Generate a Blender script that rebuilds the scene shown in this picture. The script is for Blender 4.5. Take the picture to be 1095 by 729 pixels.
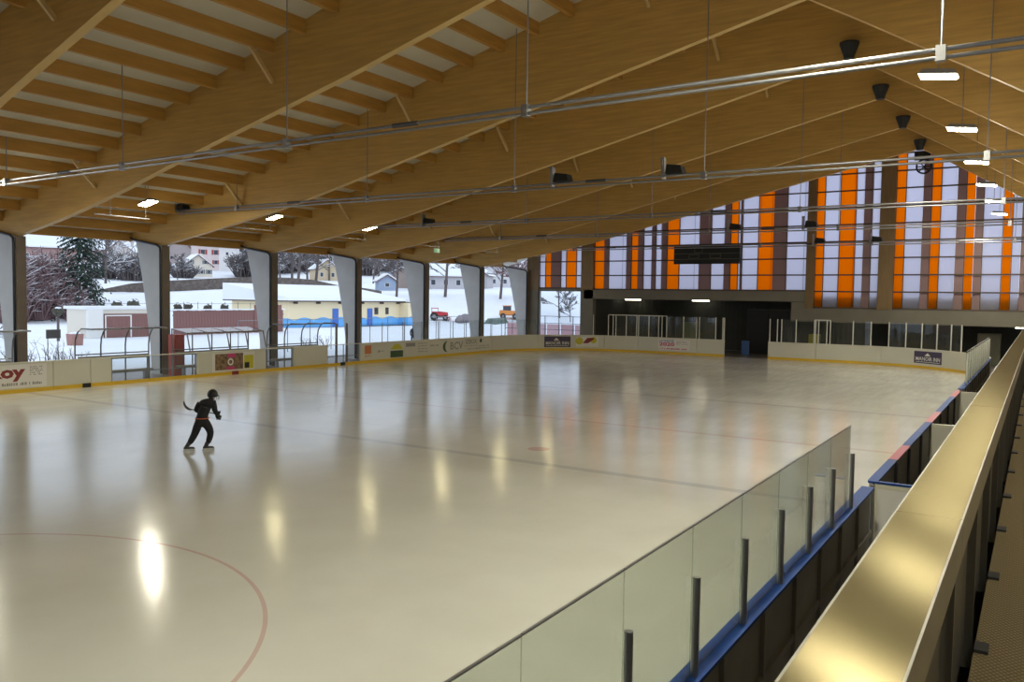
import bpy, bmesh, math, random
import numpy as np
from mathutils import Vector, Matrix

random.seed(7)
for o in list(bpy.data.objects): bpy.data.objects.remove(o)
SC = bpy.context.scene
COL = SC.collection

# ------------------------------------------------------------------ camera
CX, CY = 547.5, 364.5
V1 = np.array([1112., 326.]) - (CX, CY)      # vanishing point of the hall's length
V2 = np.array([-850., 298.]) - (CX, CY)      # vanishing point of its width
F = math.sqrt(-(V1 @ V2))
Yd = np.array([V1[0], -V1[1], -F]); Yd /= np.linalg.norm(Yd)
Xd = -np.array([V2[0], -V2[1], -F]); Xd /= np.linalg.norm(Xd)
Zd = np.cross(Xd, Yd)
R = np.array([Xd, Yd, Zd])
CAMZ = 3.87
cam = bpy.data.cameras.new('camera'); cam.sensor_width = 36.0; cam.lens = F / 1095 * 36.0
cam.clip_start = 0.05; cam.clip_end = 1500
camo = bpy.data.objects.new('camera', cam); COL.objects.link(camo)
M4 = Matrix([list(R[0]) + [0], list(R[1]) + [0], list(R[2]) + [CAMZ], [0, 0, 0, 1]])
camo.matrix_world = M4
SC.camera = camo

# ------------------------------------------------------------------ sky, exposure
w = bpy.data.worlds.new('world'); SC.world = w; w.use_nodes = True
bg = w.node_tree.nodes['Background']
bg.inputs[0].default_value = (0.74, 0.85, 1.0, 1); bg.inputs[1].default_value = 1.4
SC.view_settings.view_transform = 'Standard'; SC.view_settings.look = 'None'
SC.view_settings.exposure = 0.0; SC.view_settings.gamma = 1.0
SC.view_settings.use_curve_mapping = False
LAMP_L, LAMP_R, LAMP_G = 165.0, 350.0, 45.0    # emission of the lamp diffusers: open side, right slope, gallery
LAMPC = (0.98, 0.945, 0.75)

# ------------------------------------------------------------------ helpers
def ray(px, py): return R @ np.array([px - CX, -(py - CY), -F])
def on(px, py, ax, val):
    r = ray(px, py); o = np.array([0, 0, CAMZ]); t = (val - o[ax]) / r[ax]; return o + t * r
def proj(P):
    q = R.T @ (np.array(P) - [0, 0, CAMZ]); return CX - F * q[0] / q[2], CY + F * q[1] / q[2]

def nt(name):
    m = bpy.data.materials.new(name); m.use_nodes = True
    t = m.node_tree; b = t.nodes['Principled BSDF']; return m, t, b
def mat(name, col, rough=0.6, metal=0.0, noise=0.0, scale=5.0, stretch=(1, 1, 1), bump=0.0, spec=0.5, col2=None):
    m, t, b = nt(name)
    b.inputs['Base Color'].default_value = (*col, 1); b.inputs['Roughness'].default_value = rough
    b.inputs['Metallic'].default_value = metal; b.inputs['Specular IOR Level'].default_value = spec
    if noise or bump:
        tc = t.nodes.new('ShaderNodeTexCoord'); mp = t.nodes.new('ShaderNodeMapping')
        mp.inputs['Scale'].default_value = stretch
        nz = t.nodes.new('ShaderNodeTexNoise'); nz.inputs['Scale'].default_value = scale
        nz.inputs['Detail'].default_value = 6
        t.links.new(tc.outputs['Object'], mp.inputs[0]); t.links.new(mp.outputs[0], nz.inputs['Vector'])
        if noise:
            rp = t.nodes.new('ShaderNodeValToRGB')
            c2 = col2 or tuple(max(0, c * (1 - noise)) for c in col)
            rp.color_ramp.elements[0].position = 0.3; rp.color_ramp.elements[1].position = 0.7
            rp.color_ramp.elements[0].color = (*c2, 1); rp.color_ramp.elements[1].color = (*col, 1)
            t.links.new(nz.outputs['Fac'], rp.inputs[0]); t.links.new(rp.outputs[0], b.inputs['Base Color'])
        if bump:
            bp = t.nodes.new('ShaderNodeBump'); bp.inputs['Strength'].default_value = bump
            bp.inputs['Distance'].default_value = 0.02
            t.links.new(nz.outputs['Fac'], bp.inputs['Height']); t.links.new(bp.outputs[0], b.inputs['Normal'])
    return m
def glass(name, tint, gloss=0.0, rough=0.02, base=0.0):
    m = bpy.data.materials.new(name); m.use_nodes = True; t = m.node_tree
    t.nodes.clear()
    out = t.nodes.new('ShaderNodeOutputMaterial'); tr = t.nodes.new('ShaderNodeBsdfTransparent')
    tr.inputs[0].default_value = (*tint, 1)
    gl = t.nodes.new('ShaderNodeBsdfGlossy'); gl.inputs['Roughness'].default_value = rough
    gm = t.nodes.new('ShaderNodeNewGeometry'); dt = t.nodes.new('ShaderNodeVectorMath'); dt.operation = 'DOT_PRODUCT'
    t.links.new(gm.outputs['Normal'], dt.inputs[0]); t.links.new(gm.outputs['Incoming'], dt.inputs[1])
    prev = dt.outputs['Value']
    for op, v in (('ABSOLUTE', None), ('SUBTRACT', 1.0), ('POWER', 5.0), ('MULTIPLY_ADD', None)):
        n = t.nodes.new('ShaderNodeMath'); n.operation = op
        if op == 'SUBTRACT': n.inputs[0].default_value = 1.0; t.links.new(prev, n.inputs[1])
        else:
            t.links.new(prev, n.inputs[0])
            if op == 'POWER': n.inputs[1].default_value = 5.0
            if op == 'MULTIPLY_ADD': n.inputs[1].default_value = .9; n.inputs[2].default_value = .035
        prev = n.outputs[0]
    mx = t.nodes.new('ShaderNodeMixShader')
    t.links.new(prev, mx.inputs[0]); t.links.new(tr.outputs[0], mx.inputs[1]); t.links.new(gl.outputs[0], mx.inputs[2])
    last = mx
    if base:
        df = t.nodes.new('ShaderNodeBsdfDiffuse'); df.inputs[0].default_value = (0.62, 0.66, 0.6, 1)
        m2 = t.nodes.new('ShaderNodeMixShader'); m2.inputs[0].default_value = base
        t.links.new(mx.outputs[0], m2.inputs[1]); t.links.new(df.outputs[0], m2.inputs[2]); last = m2
    t.links.new(last.outputs[0], out.inputs[0]); return m
def emis(name, col, s):
    m, t, b = nt(name)
    b.inputs['Base Color'].default_value = (*col, 1)
    b.inputs['Emission Color'].default_value = (*col, 1); b.inputs['Emission Strength'].default_value = s
    return m
def transl(name, col, frac=0.8, seam=None, seamcol=None):
    """a translucent sheet: lets daylight through, diffusely"""
    m = bpy.data.materials.new(name); m.use_nodes = True; t = m.node_tree; t.nodes.clear()
    out = t.nodes.new('ShaderNodeOutputMaterial'); tr = t.nodes.new('ShaderNodeBsdfTranslucent'); df = t.nodes.new('ShaderNodeBsdfDiffuse')
    mx = t.nodes.new('ShaderNodeMixShader'); mx.inputs[0].default_value = frac
    t.links.new(df.outputs[0], mx.inputs[1]); t.links.new(tr.outputs[0], mx.inputs[2]); t.links.new(mx.outputs[0], out.inputs[0])
    tr.inputs[0].default_value = (*col, 1); df.inputs[0].default_value = (*col, 1)
    if seam:
        tc = t.nodes.new('ShaderNodeTexCoord'); sp = t.nodes.new('ShaderNodeSeparateXYZ')
        t.links.new(tc.outputs['Object'], sp.inputs[0])
        md = t.nodes.new('ShaderNodeMath'); md.operation = 'PINGPONG'; md.inputs[1].default_value = seam
        t.links.new(sp.outputs['X'], md.inputs[0])
        lt = t.nodes.new('ShaderNodeMath'); lt.operation = 'LESS_THAN'; lt.inputs[1].default_value = 0.022
        t.links.new(md.outputs[0], lt.inputs[0])
        mc = t.nodes.new('ShaderNodeMix'); mc.data_type = 'RGBA'
        mc.inputs[6].default_value = (*col, 1); mc.inputs[7].default_value = (*seamcol, 1)
        t.links.new(lt.outputs[0], mc.inputs[0])
        t.links.new(mc.outputs[2], tr.inputs[0]); t.links.new(mc.outputs[2], df.inputs[0])
    return m

class MB:
    def __init__(s): s.v = []; s.f = []; s.m = []
    def box(s, x0, x1, y0, y1, z0, z1, mi=0):
        b = len(s.v)
        s.v += [(x0, y0, z0), (x1, y0, z0), (x1, y1, z0), (x0, y1, z0), (x0, y0, z1), (x1, y0, z1), (x1, y1, z1), (x0, y1, z1)]
        for q in ((0, 3, 2, 1), (4, 5, 6, 7), (0, 1, 5, 4), (1, 2, 6, 5), (2, 3, 7, 6), (3, 0, 4, 7)):
            s.f.append(tuple(b + i for i in q)); s.m.append(mi)
        return s
    def hexa(s, P, mi=0):
        b = len(s.v); s.v += [tuple(p) for p in P]
        for q in ((0, 3, 2, 1), (4, 5, 6, 7), (0, 1, 5, 4), (1, 2, 6, 5), (2, 3, 7, 6), (3, 0, 4, 7)):
            s.f.append(tuple(b + i for i in q)); s.m.append(mi)
        return s
    def bar(s, p, q, wx, wz, up=(0, 0, 1), mi=0):
        p = Vector(p); q = Vector(q); d = (q - p).normalized(); u = Vector(up)
        a = d.cross(u)
        if a.length < 1e-4: a = d.cross(Vector((1, 0, 0)))
        a.normalize(); c = a.cross(d)
        a *= wx / 2; c *= wz / 2
        P = [p - a - c, p + a - c, q + a - c, q - a - c, p - a + c, p + a + c, q + a + c, q - a + c]
        return s.hexa(P, mi)
    def tube(s, pts, r, n=6, mi=0, cap=True):
        pts = [Vector(p) for p in pts]; rr = r if isinstance(r, (list, tuple)) else [r] * len(pts)
        rings = []
        ref = None
        for i, p in enumerate(pts):
            d = (pts[min(i + 1, len(pts) - 1)] - pts[max(i - 1, 0)]).normalized()
            if ref is None or abs(ref.dot(d)) > 0.95: ref = Vector((0, 0, 1)) if abs(d.z) < 0.9 else Vector((1, 0, 0))
            a = d.cross(ref).normalized(); c = a.cross(d)
            b = len(s.v)
            for k in range(n):
                t = 2 * math.pi * k / n
                s.v.append(tuple(p + a * (math.cos(t) * rr[i]) + c * (math.sin(t) * rr[i])))
            rings.append(b)
        for i in range(len(rings) - 1):
            for k in range(n):
                s.f.append((rings[i] + k, rings[i] + (k + 1) % n, rings[i + 1] + (k + 1) % n, rings[i + 1] + k)); s.m.append(mi)
        if cap:
            s.f.append(tuple(rings[0] + k for k in reversed(range(n)))); s.m.append(mi)
            s.f.append(tuple(rings[-1] + k for k in range(n))); s.m.append(mi)
        return s
    def prism(s, poly, y0, y1, mi=0):          # poly in (x,z), extruded along y
        b = len(s.v); n = len(poly)
        s.v += [(x, y0, z) for x, z in poly] + [(x, y1, z) for x, z in poly]
        s.f.append(tuple(b + i for i in range(n))); s.m.append(mi)
        s.f.append(tuple(b + n + i for i in reversed(range(n)))); s.m.append(mi)
        for i in range(n):
            j = (i + 1) % n
            s.f.append((b + j, b + i, b + n + i, b + n + j)); s.m.append(mi)
        return s
    def ellipsoid(s, c, r, nu=12, nv=8, mi=0):
        b = len(s.v)
        for j in range(nv + 1):
            th = math.pi * j / nv
            for i in range(nu):
                ph = 2 * math.pi * i / nu
                s.v.append((c[0] + r[0] * math.sin(th) * math.cos(ph), c[1] + r[1] * math.sin(th) * math.sin(ph), c[2] + r[2] * math.cos(th)))
        for j in range(nv):
            for i in range(nu):
                s.f.append((b + j * nu + i, b + (j + 1) * nu + i, b + (j + 1) * nu + (i + 1) % nu, b + j * nu + (i + 1) % nu)); s.m.append(mi)
        return s
    def mesh(s, name, mats, off=(0, 0, 0), smooth=False):
        me = bpy.data.meshes.new(name)
        me.from_pydata([(x - off[0], y - off[1], z - off[2]) for x, y, z in s.v], [], s.f)
        for m in (mats if isinstance(mats, (list, tuple)) else [mats]): me.materials.append(m)
        me.polygons.foreach_set('material_index', s.m)
        if smooth: me.polygons.foreach_set('use_smooth', [True] * len(s.f))
        me.update(); return me

ORG = {}
def tag(o, label=None, cat=None, group=None, kind=None):
    if label: o['label'] = label
    if cat: o['category'] = cat
    if group: o['group'] = group
    if kind: o['kind'] = kind
    return o
def root(name, label, cat, loc, group=None, rz=0.0):
    o = bpy.data.objects.new(name, None); o.empty_display_size = 0.2
    COL.objects.link(o); o.location = loc; o.rotation_euler = (0, 0, rz); ORG[o] = Vector(loc)
    return tag(o, label, cat, group)
def obj(name, mb, mats, parent=None, loc=None, local=False, smooth=False):
    """one mesh object; world-space vertices unless local"""
    if parent is not None:
        off = (0, 0, 0) if local else ORG[parent]
        o = bpy.data.objects.new(name, mb.mesh(name, mats, off, smooth)); COL.objects.link(o); o.parent = parent
        ORG[o] = ORG[parent]
    else:
        if loc is None:
            a = np.array(mb.v); loc = ((a[:, 0].min() + a[:, 0].max()) / 2, (a[:, 1].min() + a[:, 1].max()) / 2, a[:, 2].min())
        o = bpy.data.objects.new(name, mb.mesh(name, mats, (0, 0, 0) if local else loc, smooth)); COL.objects.link(o); o.location = loc
        ORG[o] = Vector(loc)
    return o
def inst(name, me, parent, wloc):
    o = bpy.data.objects.new(name, me); COL.objects.link(o); o.parent = parent
    o.location = Vector(wloc) - ORG[parent]; ORG[o] = ORG[parent]
    return o
def struct(name, mb, mats, smooth=False):
    return tag(obj(name, mb, mats, loc=(0, 0, 0), smooth=smooth), kind='structure')

# ------------------------------------------------------------------ materials
def ice_material():
    m, t, b = nt('ice')
    tc = t.nodes.new('ShaderNodeTexCoord'); sp = t.nodes.new('ShaderNodeSeparateXYZ'); t.links.new(tc.outputs['Object'], sp.inputs[0])
    def math_(op, a, c=None, d=None):
        n = t.nodes.new('ShaderNodeMath'); n.operation = op
        for i, v in enumerate((a, c, d)):
            if v is None: continue
            if isinstance(v, (int, float)): n.inputs[i].default_value = v
            else: t.links.new(v, n.inputs[i])
        return n.outputs[0]
    X, Y = sp.outputs['X'], sp.outputs['Y']
    nz = t.nodes.new('ShaderNodeTexNoise'); nz.inputs['Scale'].default_value = 0.35; nz.inputs['Detail'].default_value = 5
    t.links.new(tc.outputs['Object'], nz.inputs['Vector'])
    rp = t.nodes.new('ShaderNodeValToRGB')
    rp.color_ramp.elements[0].color = (0.655, 0.65, 0.60, 1); rp.color_ramp.elements[1].color = (0.745, 0.74, 0.69, 1)
    rp.color_ramp.elements[0].position = 0.35; rp.color_ramp.elements[1].position = 0.65
    t.links.new(nz.outputs['Fac'], rp.inputs[0])
    cur = rp.outputs[0]
    def paint(mask, col, a):
        nonlocal cur
        mx = t.nodes.new('ShaderNodeMix'); mx.data_type = 'RGBA'
        t.links.new(math_('MULTIPLY', mask, a), mx.inputs[0]); t.links.new(cur, mx.inputs[6]); mx.inputs[7].default_value = (*col, 1)
        cur = mx.outputs[2]
    def line(y0, hw): return math_('COMPARE', Y, y0, hw)
    def dist(cx, cy):
        dx = math_('SUBTRACT', X, cx); dy = math_('SUBTRACT', Y, cy)
        return math_('SQRT', math_('ADD', math_('MULTIPLY', dx, dx), math_('MULTIPLY', dy, dy)))
    paint(line(16.6, .15), (.16, .16, .26), .24)
    paint(line(31.2, .15), (.16, .16, .24), .22)
    paint(line(23.2, .12), (.5, .16, .12), .22)
    paint(line(52.0, .03), (.5, .12, .1), .3)
    for cx in (-10.7, -23.8):
        paint(math_('COMPARE', dist(cx, 3.2), 4.6, .028), (.5, .1, .1), .36)
        paint(math_('COMPARE', dist(cx, 43.5), 4.6, .05), (.5, .1, .1), .16)
        paint(math_('LESS_THAN', dist(cx, 18.2), .28), (.55, .12, .1), .4)
        paint(math_('LESS_THAN', dist(cx, 3.2), .3), (.55, .12, .1), .5)
    paint(math_('COMPARE', dist(-17.25, 23.2), 4.5, .05), (.2, .2, .35), .12)
    # scratches left by blades
    wv = t.nodes.new('ShaderNodeTexNoise'); wv.inputs['Scale'].default_value = 1.2; wv.inputs['Detail'].default_value = 8; wv.inputs['Roughness'].default_value = 0.75
    mp = t.nodes.new('ShaderNodeMapping'); mp.inputs['Scale'].default_value = (3.0, 0.35, 1); mp.inputs['Rotation'].default_value = (0, 0, 0.5)
    t.links.new(tc.outputs['Object'], mp.inputs[0]); t.links.new(mp.outputs[0], wv.inputs['Vector'])
    t.links.new(cur, b.inputs['Base Color'])
    rr = t.nodes.new('ShaderNodeMapRange'); rr.inputs[1].default_value = .35; rr.inputs[2].default_value = .7
    rr.inputs[3].default_value = .11; rr.inputs[4].default_value = .2
    t.links.new(wv.outputs['Fac'], rr.inputs[0]); t.links.new(rr.outputs[0], b.inputs['Roughness'])
    bp = t.nodes.new('ShaderNodeBump'); bp.inputs['Strength'].default_value = .06; bp.inputs['Distance'].default_value = .02
    t.links.new(wv.outputs['Fac'], bp.inputs['Height']); t.links.new(bp.outputs[0], b.inputs['Normal'])
    b.inputs['IOR'].default_value = 1.33; b.inputs['Specular IOR Level'].default_value = .8
    return m
M = {}
M['ice'] = ice_material()
M['floor'] = mat('concrete_floor', (.22, .20, .19), .45, noise=.3, scale=1.5)
M['rubber'] = mat('rubber_floor', (.045, .04, .045), .8, noise=.3, scale=3)
M['glulam'] = mat('glulam', (.62, .375, .105), .55, noise=.22, scale=2.2, stretch=(.35, 1, 5), bump=.08)
M['glulam_edge'] = mat('glulam_edge', (.70, .48, .19), .55, noise=.1, scale=3, stretch=(.4, 2, 2))
M['purlin'] = mat('purlin_wood', (.55, .29, .06), .55, noise=.22, scale=2.5, stretch=(4, .4, 4))
M['deck'] = mat('deck_board', (.66, .62, .52), .7, noise=.06, scale=1.5)
M['brace'] = mat('brace_wood', (.62, .42, .17), .55, noise=.15, scale=3)
M['concrete'] = mat('fair_faced_concrete', (.60, .61, .62), .75, noise=.12, scale=1.2, bump=.05)
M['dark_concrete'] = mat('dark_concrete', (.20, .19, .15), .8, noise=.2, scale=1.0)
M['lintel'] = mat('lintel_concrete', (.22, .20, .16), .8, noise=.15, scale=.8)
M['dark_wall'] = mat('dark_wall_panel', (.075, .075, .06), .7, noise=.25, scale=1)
M['pipe_dark'] = mat('dark_drainpipe', (.03, .035, .05), .45)
M['steel'] = mat('galvanised_steel', (.30, .30, .31), .42, metal=.7, noise=.12, scale=6)
M['steel_dark'] = mat('dark_steel', (.10, .10, .11), .45, metal=.6)
M['alu'] = mat('anodised_post', (.26, .26, .27), .38, metal=.8)
M['white_post'] = mat('white_post', (.72, .71, .64), .5)
M['board'] = mat('white_board', (.70, .68, .58), .35, noise=.05, scale=.8)
M['boardback'] = mat('board_back', (.30, .27, .22), .6, noise=.3, scale=1.4)
M['kick'] = mat('yellow_kickplate', (.75, .48, .03), .35)
M['blue'] = mat('blue_cap', (.015, .06, .26), .55, noise=.1, scale=3, spec=.25)
M['red'] = mat('red_cap', (.42, .07, .12), .4)
M['capwhite'] = mat('cap_cream', (.72, .70, .58), .4)
M['glass'] = glass('plexiglass', (.90, .93, .90), base=.07)
M['clear'] = glass('clear_plexiglass', (.93, .95, .96), base=.03)
M['pane'] = glass('window_glass', (.93, .95, .97))
M['white_sheet'] = transl('white_translucent_sheet', (.84, .82, .90), .88, seam=.62, seamcol=(.5, .5, .6))
M['orange_sheet'] = transl('orange_translucent_sheet', (1.0, .41, .008), .88, seam=.5, seamcol=(.78, .22, .004))
M['brown_sheet'] = transl('brown_sheet', (.42, .29, .29), .42)
M['mullion'] = mat('brown_mullion', (.09, .065, .05), .6)
M['wpost'] = mat('wooden_wall_post', (.24, .155, .07), .6, noise=.2, scale=3, stretch=(2, 2, .3))
M['black'] = mat('black_plastic', (.012, .012, .012), .5)
M['grey'] = mat('grey_plastic', (.25, .25, .26), .5)
M['score'] = mat('scoreboard_black', (.010, .010, .009), .6)
M['scoreline'] = mat('scoreboard_line', (.12, .115, .08), .6)
M['lamp_l'] = emis('lamp_diffuser_open_side', LAMPC, LAMP_L); M['lamp_w'] = emis('lamp_diffuser_open_side_dim', (1.0, .9, .5), LAMP_L * .2); M['lamp_r'] = emis('lamp_diffuser_right', LAMPC, LAMP_R); M['lamp_g'] = emis('lamp_diffuser_gallery', LAMPC, LAMP_G)
M['tube'] = emis('fluorescent_tube', (1, .93, .75), 9.0)
M['snow'] = mat('snow', (.86, .88, .92), .8, noise=.05, scale=.3, bump=.2)
def brushed_plate():
    m = bpy.data.materials.new('brushed_rail_plate'); m.use_nodes = True; t = m.node_tree; t.nodes.clear()
    out = t.nodes.new('ShaderNodeOutputMaterial'); gl = t.nodes.new('ShaderNodeBsdfAnisotropic'); df = t.nodes.new('ShaderNodeBsdfDiffuse')
    gl.inputs['Color'].default_value = (.145, .12, .066, 1); gl.inputs['Roughness'].default_value = .22; gl.inputs['Anisotropy'].default_value = PLATE_ANISO
    df.inputs[0].default_value = (.12, .097, .052, 1)
    tg = t.nodes.new('ShaderNodeCombineXYZ'); tg.inputs[0].default_value = 1.0      # brushed along the rail
    t.links.new(tg.outputs[0], gl.inputs['Tangent'])
    mx = t.nodes.new('ShaderNodeMixShader'); mx.inputs[0].default_value = .6
    t.links.new(df.outputs[0], mx.inputs[1]); t.links.new(gl.outputs[0], mx.inputs[2]); t.links.new(mx.outputs[0], out.inputs[0])
    return m
PLATE_ANISO = -.6
M['brass'] = brushed_plate()
M['railside'] = mat('rail_side_steel', (.15, .14, .12), .45, metal=.7, noise=.15, scale=3)
M['sheet'] = mat('rail_sheet', (.06, .06, .058), .55, metal=.5, noise=.2, scale=3, stretch=(1, 4, .3))
M['inner_shade'] = mat('shaded_inner_face', (.17, .135, .11), .7, noise=.15, scale=2)  # columns' hall side: its shade is put into this dark brown
M['redsign'] = mat('sign_dark_red', (.25, .03, .03), .5)
M['textgrey'] = mat('sign_grey', (.30, .28, .26), .5)
M['purple'] = mat('sign_purple', (.06, .045, .10), .5)
M['green'] = mat('sign_green', (.06, .11, .05), .5)
M['yellow'] = mat('sign_yellow', (.60, .55, .04), .5)
M['pink'] = mat('sign_pink', (.60, .06, .20), .5)
M['brownsign'] = mat('sign_brown_picture', (.38, .24, .13), .5, noise=.8, scale=6)
M['orange'] = mat('sign_orange', (.62, .22, .08), .5)
M['bluesign'] = mat('sign_blue', (.08, .17, .45), .5)
M['signwhite'] = mat('sign_white', (.80, .78, .74), .5)
M['mesh_floor'] = None

def mesh_floor():
    m, t, b = nt('tan_grating')
    tc = t.nodes.new('ShaderNodeTexCoord')
    outs = []
    for rot in (0.6, -0.6):
        mp = t.nodes.new('ShaderNodeMapping'); mp.inputs['Rotation'].default_value = (0, 0, rot)
        wv = t.nodes.new('ShaderNodeTexWave'); wv.inputs['Scale'].default_value = 14
        t.links.new(tc.outputs['Object'], mp.inputs[0]); t.links.new(mp.outputs[0], wv.inputs['Vector']); outs.append(wv.outputs['Fac'])
    mn = t.nodes.new('ShaderNodeMath'); mn.operation = 'MINIMUM'
    t.links.new(outs[0], mn.inputs[0]); t.links.new(outs[1], mn.inputs[1])
    rp = t.nodes.new('ShaderNodeValToRGB'); rp.color_ramp.elements[0].position = .05; rp.color_ramp.elements[1].position = .35
    rp.color_ramp.elements[0].color = (.20, .145, .065, 1); rp.color_ramp.elements[1].color = (.42, .31, .14, 1)
    t.links.new(mn.outputs[0], rp.inputs[0]); t.links.new(rp.outputs[0], b.inputs['Base Color'])
    bp = t.nodes.new('ShaderNodeBump'); bp.inputs['Strength'].default_value = .4; bp.inputs['Distance'].default_value = .01
    t.links.new(mn.outputs[0], bp.inputs['Height']); t.links.new(bp.outputs[0], b.inputs['Normal'])
    b.inputs['Roughness'].default_value = .7
    return m
M['mesh_floor'] = mesh_floor()

# ------------------------------------------------------------------ hall dimensions
XL, XR, YF, RC = -32.4, -2.1, 56.0, 8.0        # inner faces of the rink boards, corner radius
YW = 58.2                                      # far wall
S, Y0 = 6.66, 17.9                             # bay length, first visible column
COLX = -35.2
RIDGE = -5.9
def bay(k): return Y0 + S * k
def smooth(a, b, t):
    t = min(1, max(0, (t - a) / (b - a))); return t * t * (3 - 2 * t)
def zbot(x):                                   # underside of the roof beams
    if x < -35.2: return 6.1 + (-35.2 - x) * .12
    if x > RIDGE: return 12.45 - .61 * (x - RIDGE)
    z = 6.1 + .165 * (x + 35.2)
    if x > -29: z += .07 * ((x + 29) if x > -25 else (x + 29) ** 2 / 8 + 0) - (.14 if x > -25 else 0)
    return z
def zpur(x):                                   # underside of the purlins
    if x <= RIDGE: return 9.7 + .277 * (x + 25.6)
    return 9.7 + .277 * (RIDGE + 25.6) - .62 * (x - RIDGE)
PH = .40
def zbeam(k, x):                               # the two nearest beams are slightly shallower
    if k <= -1: d = max(0, .33 + .085 * (min(x, RIDGE) + 23)) * smooth(-30, -22, x)
    elif k == 0: d = .36 * smooth(-33, -24, x) + max(0, .03 * (min(x, RIDGE) + 17))
    else: d = 0
    return zbot(x) + d

# ------------------------------------------------------------------ floor, ice
def rink_outline(off=0.0, n=10):
    P = []
    x0, x1, y0, y1 = XL - off, XR + off, -6.8 - off, YF + off
    r = RC + off
    for cx, cy, a0 in ((x1 - r, y0 + r, -90), (x1 - r, y1 - r, 0), (x0 + r, y1 - r, 90), (x0 + r, y0 + r, 180)):
        for i in range(n + 1):
            a = math.radians(a0 + 90 * i / n); P.append((cx + r * math.cos(a), cy + r * math.sin(a)))
    return P
mb = MB(); P = rink_outline(.04); n = len(P)
mb.v = [(x, y, 0) for x, y in P] + [(x, y, -.05) for x, y in P]
mb.f = [tuple(range(n))] + [(i, n + i, n + (i + 1) % n, (i + 1) % n) for i in range(n)]; mb.m = [0] * len(mb.f)
ice = struct('floor_ice', mb, M['ice'])
mb = MB().box(-38.5, XL - .04, -16, YW + 6.4, -.3, -.04).box(XR + .04, 5, -16, YW + 6.4, -.3, -.04).box(XL - .04, XR + .04, YF - 9, YW + 6.4, -.3, -.052).box(XL - .04, XR + .04, -16, 2, -.3, -.052)
struct('floor_concrete', mb, M['floor'])
mb = MB().box(-1.98, -.36, -10, 57, -.039, -.02)
struct('floor_rubber', mb, M['rubber'])

# ------------------------------------------------------------------ roof: deck, purlins, beams
mb = MB()
YA, YB = -15.5, YW + 1.6
zl, zr_, zR = zpur(-38.6) + PH, zpur(RIDGE) + PH, zpur(6.2) + PH
mb.hexa([(-38.6, YA, zl), (RIDGE, YA, zr_), (RIDGE, YB, zr_), (-38.6, YB, zl), (-38.6, YA, zl + .3), (RIDGE, YA, zr_ + .3), (RIDGE, YB, zr_ + .3), (-38.6, YB, zl + .3)])
mb.hexa([(RIDGE, YA, zr_), (6.2, YA, zR), (6.2, YB, zR), (RIDGE, YB, zr_), (RIDGE, YA, zr_ + .3), (6.2, YA, zR + .3), (6.2, YB, zR + .3), (RIDGE, YB, zr_ + .3)])
ceiling = struct('ceiling', mb, M['deck'])
BW = .24
PX = [-37.7 + 1.353 * i for i in range(24)] + [RIDGE + .9 + 1.353 * i for i in range(9)]
def purlin_mesh(name, L, slope):
    m = MB(); hw = .08
    m.hexa([(-hw, 0, 0), (hw, 0, 0), (hw, L, 0), (-hw, L, 0), (-hw, 0, PH - hw * slope + .02), (hw, 0, PH + hw * slope + .02), (hw, L, PH + hw * slope + .02), (-hw, L, PH - hw * slope + .02)])
    return m.mesh(name, M['purlin'])
pm_l = purlin_mesh('purlin', S - BW, .277); pm_r = purlin_mesh('purlin', S - BW, -.62)
for k in range(-3, 6):
    for x in PX:
        if k < -1 and x > -16: continue
        inst('purlin', pm_l if x < RIDGE else pm_r, ceiling, (x, bay(k) + BW / 2, zpur(x)))
beam_words = {-3: 'glulam roof beam behind the viewer, third back', -2: 'glulam roof beam just behind the viewer',
              -1: 'nearest glulam roof beam, cutting across the top left corner',
              0: 'glulam roof beam over the leftmost concrete column', 1: 'glulam roof beam over the second concrete column from the left',
              2: 'glulam roof beam over the third concrete column from the left', 3: 'glulam roof beam over the fourth concrete column from the left',
              4: 'glulam roof beam over the fifth concrete column from the left', 5: 'farthest glulam roof beam, just in front of the orange window wall'}
brace_mb = MB().bar((0, -.88, .90), (0, -.0, 0), .12, .10, up=(1, 0, 0))
brace_me = brace_mb.mesh('knee_brace', M['brace'])
brace_mb2 = MB().bar((0, .88, .90), (0, .0, 0), .12, .10, up=(1, 0, 0))
brace_me2 = brace_mb2.mesh('knee_brace', M['brace'])
for k in range(-3, 6):
    xs = [-38.4, -37.2, -36.2, -35.2] + [-35.2 + i * (29.3 / 16) for i in range(1, 17)] + [RIDGE + i * 1.5 for i in range(1, 9)]
    if k < -1: xs = [x for x in xs if True]
    mb = MB(); y0, y1 = bay(k) - BW / 2, bay(k) + BW / 2
    for a, b in zip(xs[:-1], xs[1:]):
        base = len(mb.v)
        mb.v += [(a, y0, zbeam(k, a)), (b, y0, zbeam(k, b)), (b, y1, zbeam(k, b)), (a, y1, zbeam(k, a)), (a, y0, zpur(a) + PH - .005), (b, y0, zpur(b) + PH - .005), (b, y1, zpur(b) + PH - .005), (a, y1, zpur(a) + PH - .005)]
        for q, mi in (((0, 3, 2, 1), 1), ((4, 5, 6, 7), 0), ((0, 1, 5, 4), 0), ((2, 3, 7, 6), 0)):
            mb.f.append(tuple(base + i for i in q)); mb.m.append(mi)
        if a == xs[0]: mb.f.append((base + 3, base, base + 4, base + 7)); mb.m.append(0)
        if b == xs[-1]: mb.f.append((base + 1, base + 2, base + 6, base + 5)); mb.m.append(0)
    rt = root('glulam_beam', beam_words[k], 'beam', (COLX, bay(k), zbot(COLX)), 'glulam roof beams')
    obj('timber', mb, [M['glulam'], M['glulam_edge']], rt)
    for i in (6, 13, 20):
        x = PX[i]
        inst('knee_brace', brace_me, rt, (x, y0, zpur(x) - .88))
        inst('knee_brace', brace_me2, rt, (x, y1, zpur(x) - .88))

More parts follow.
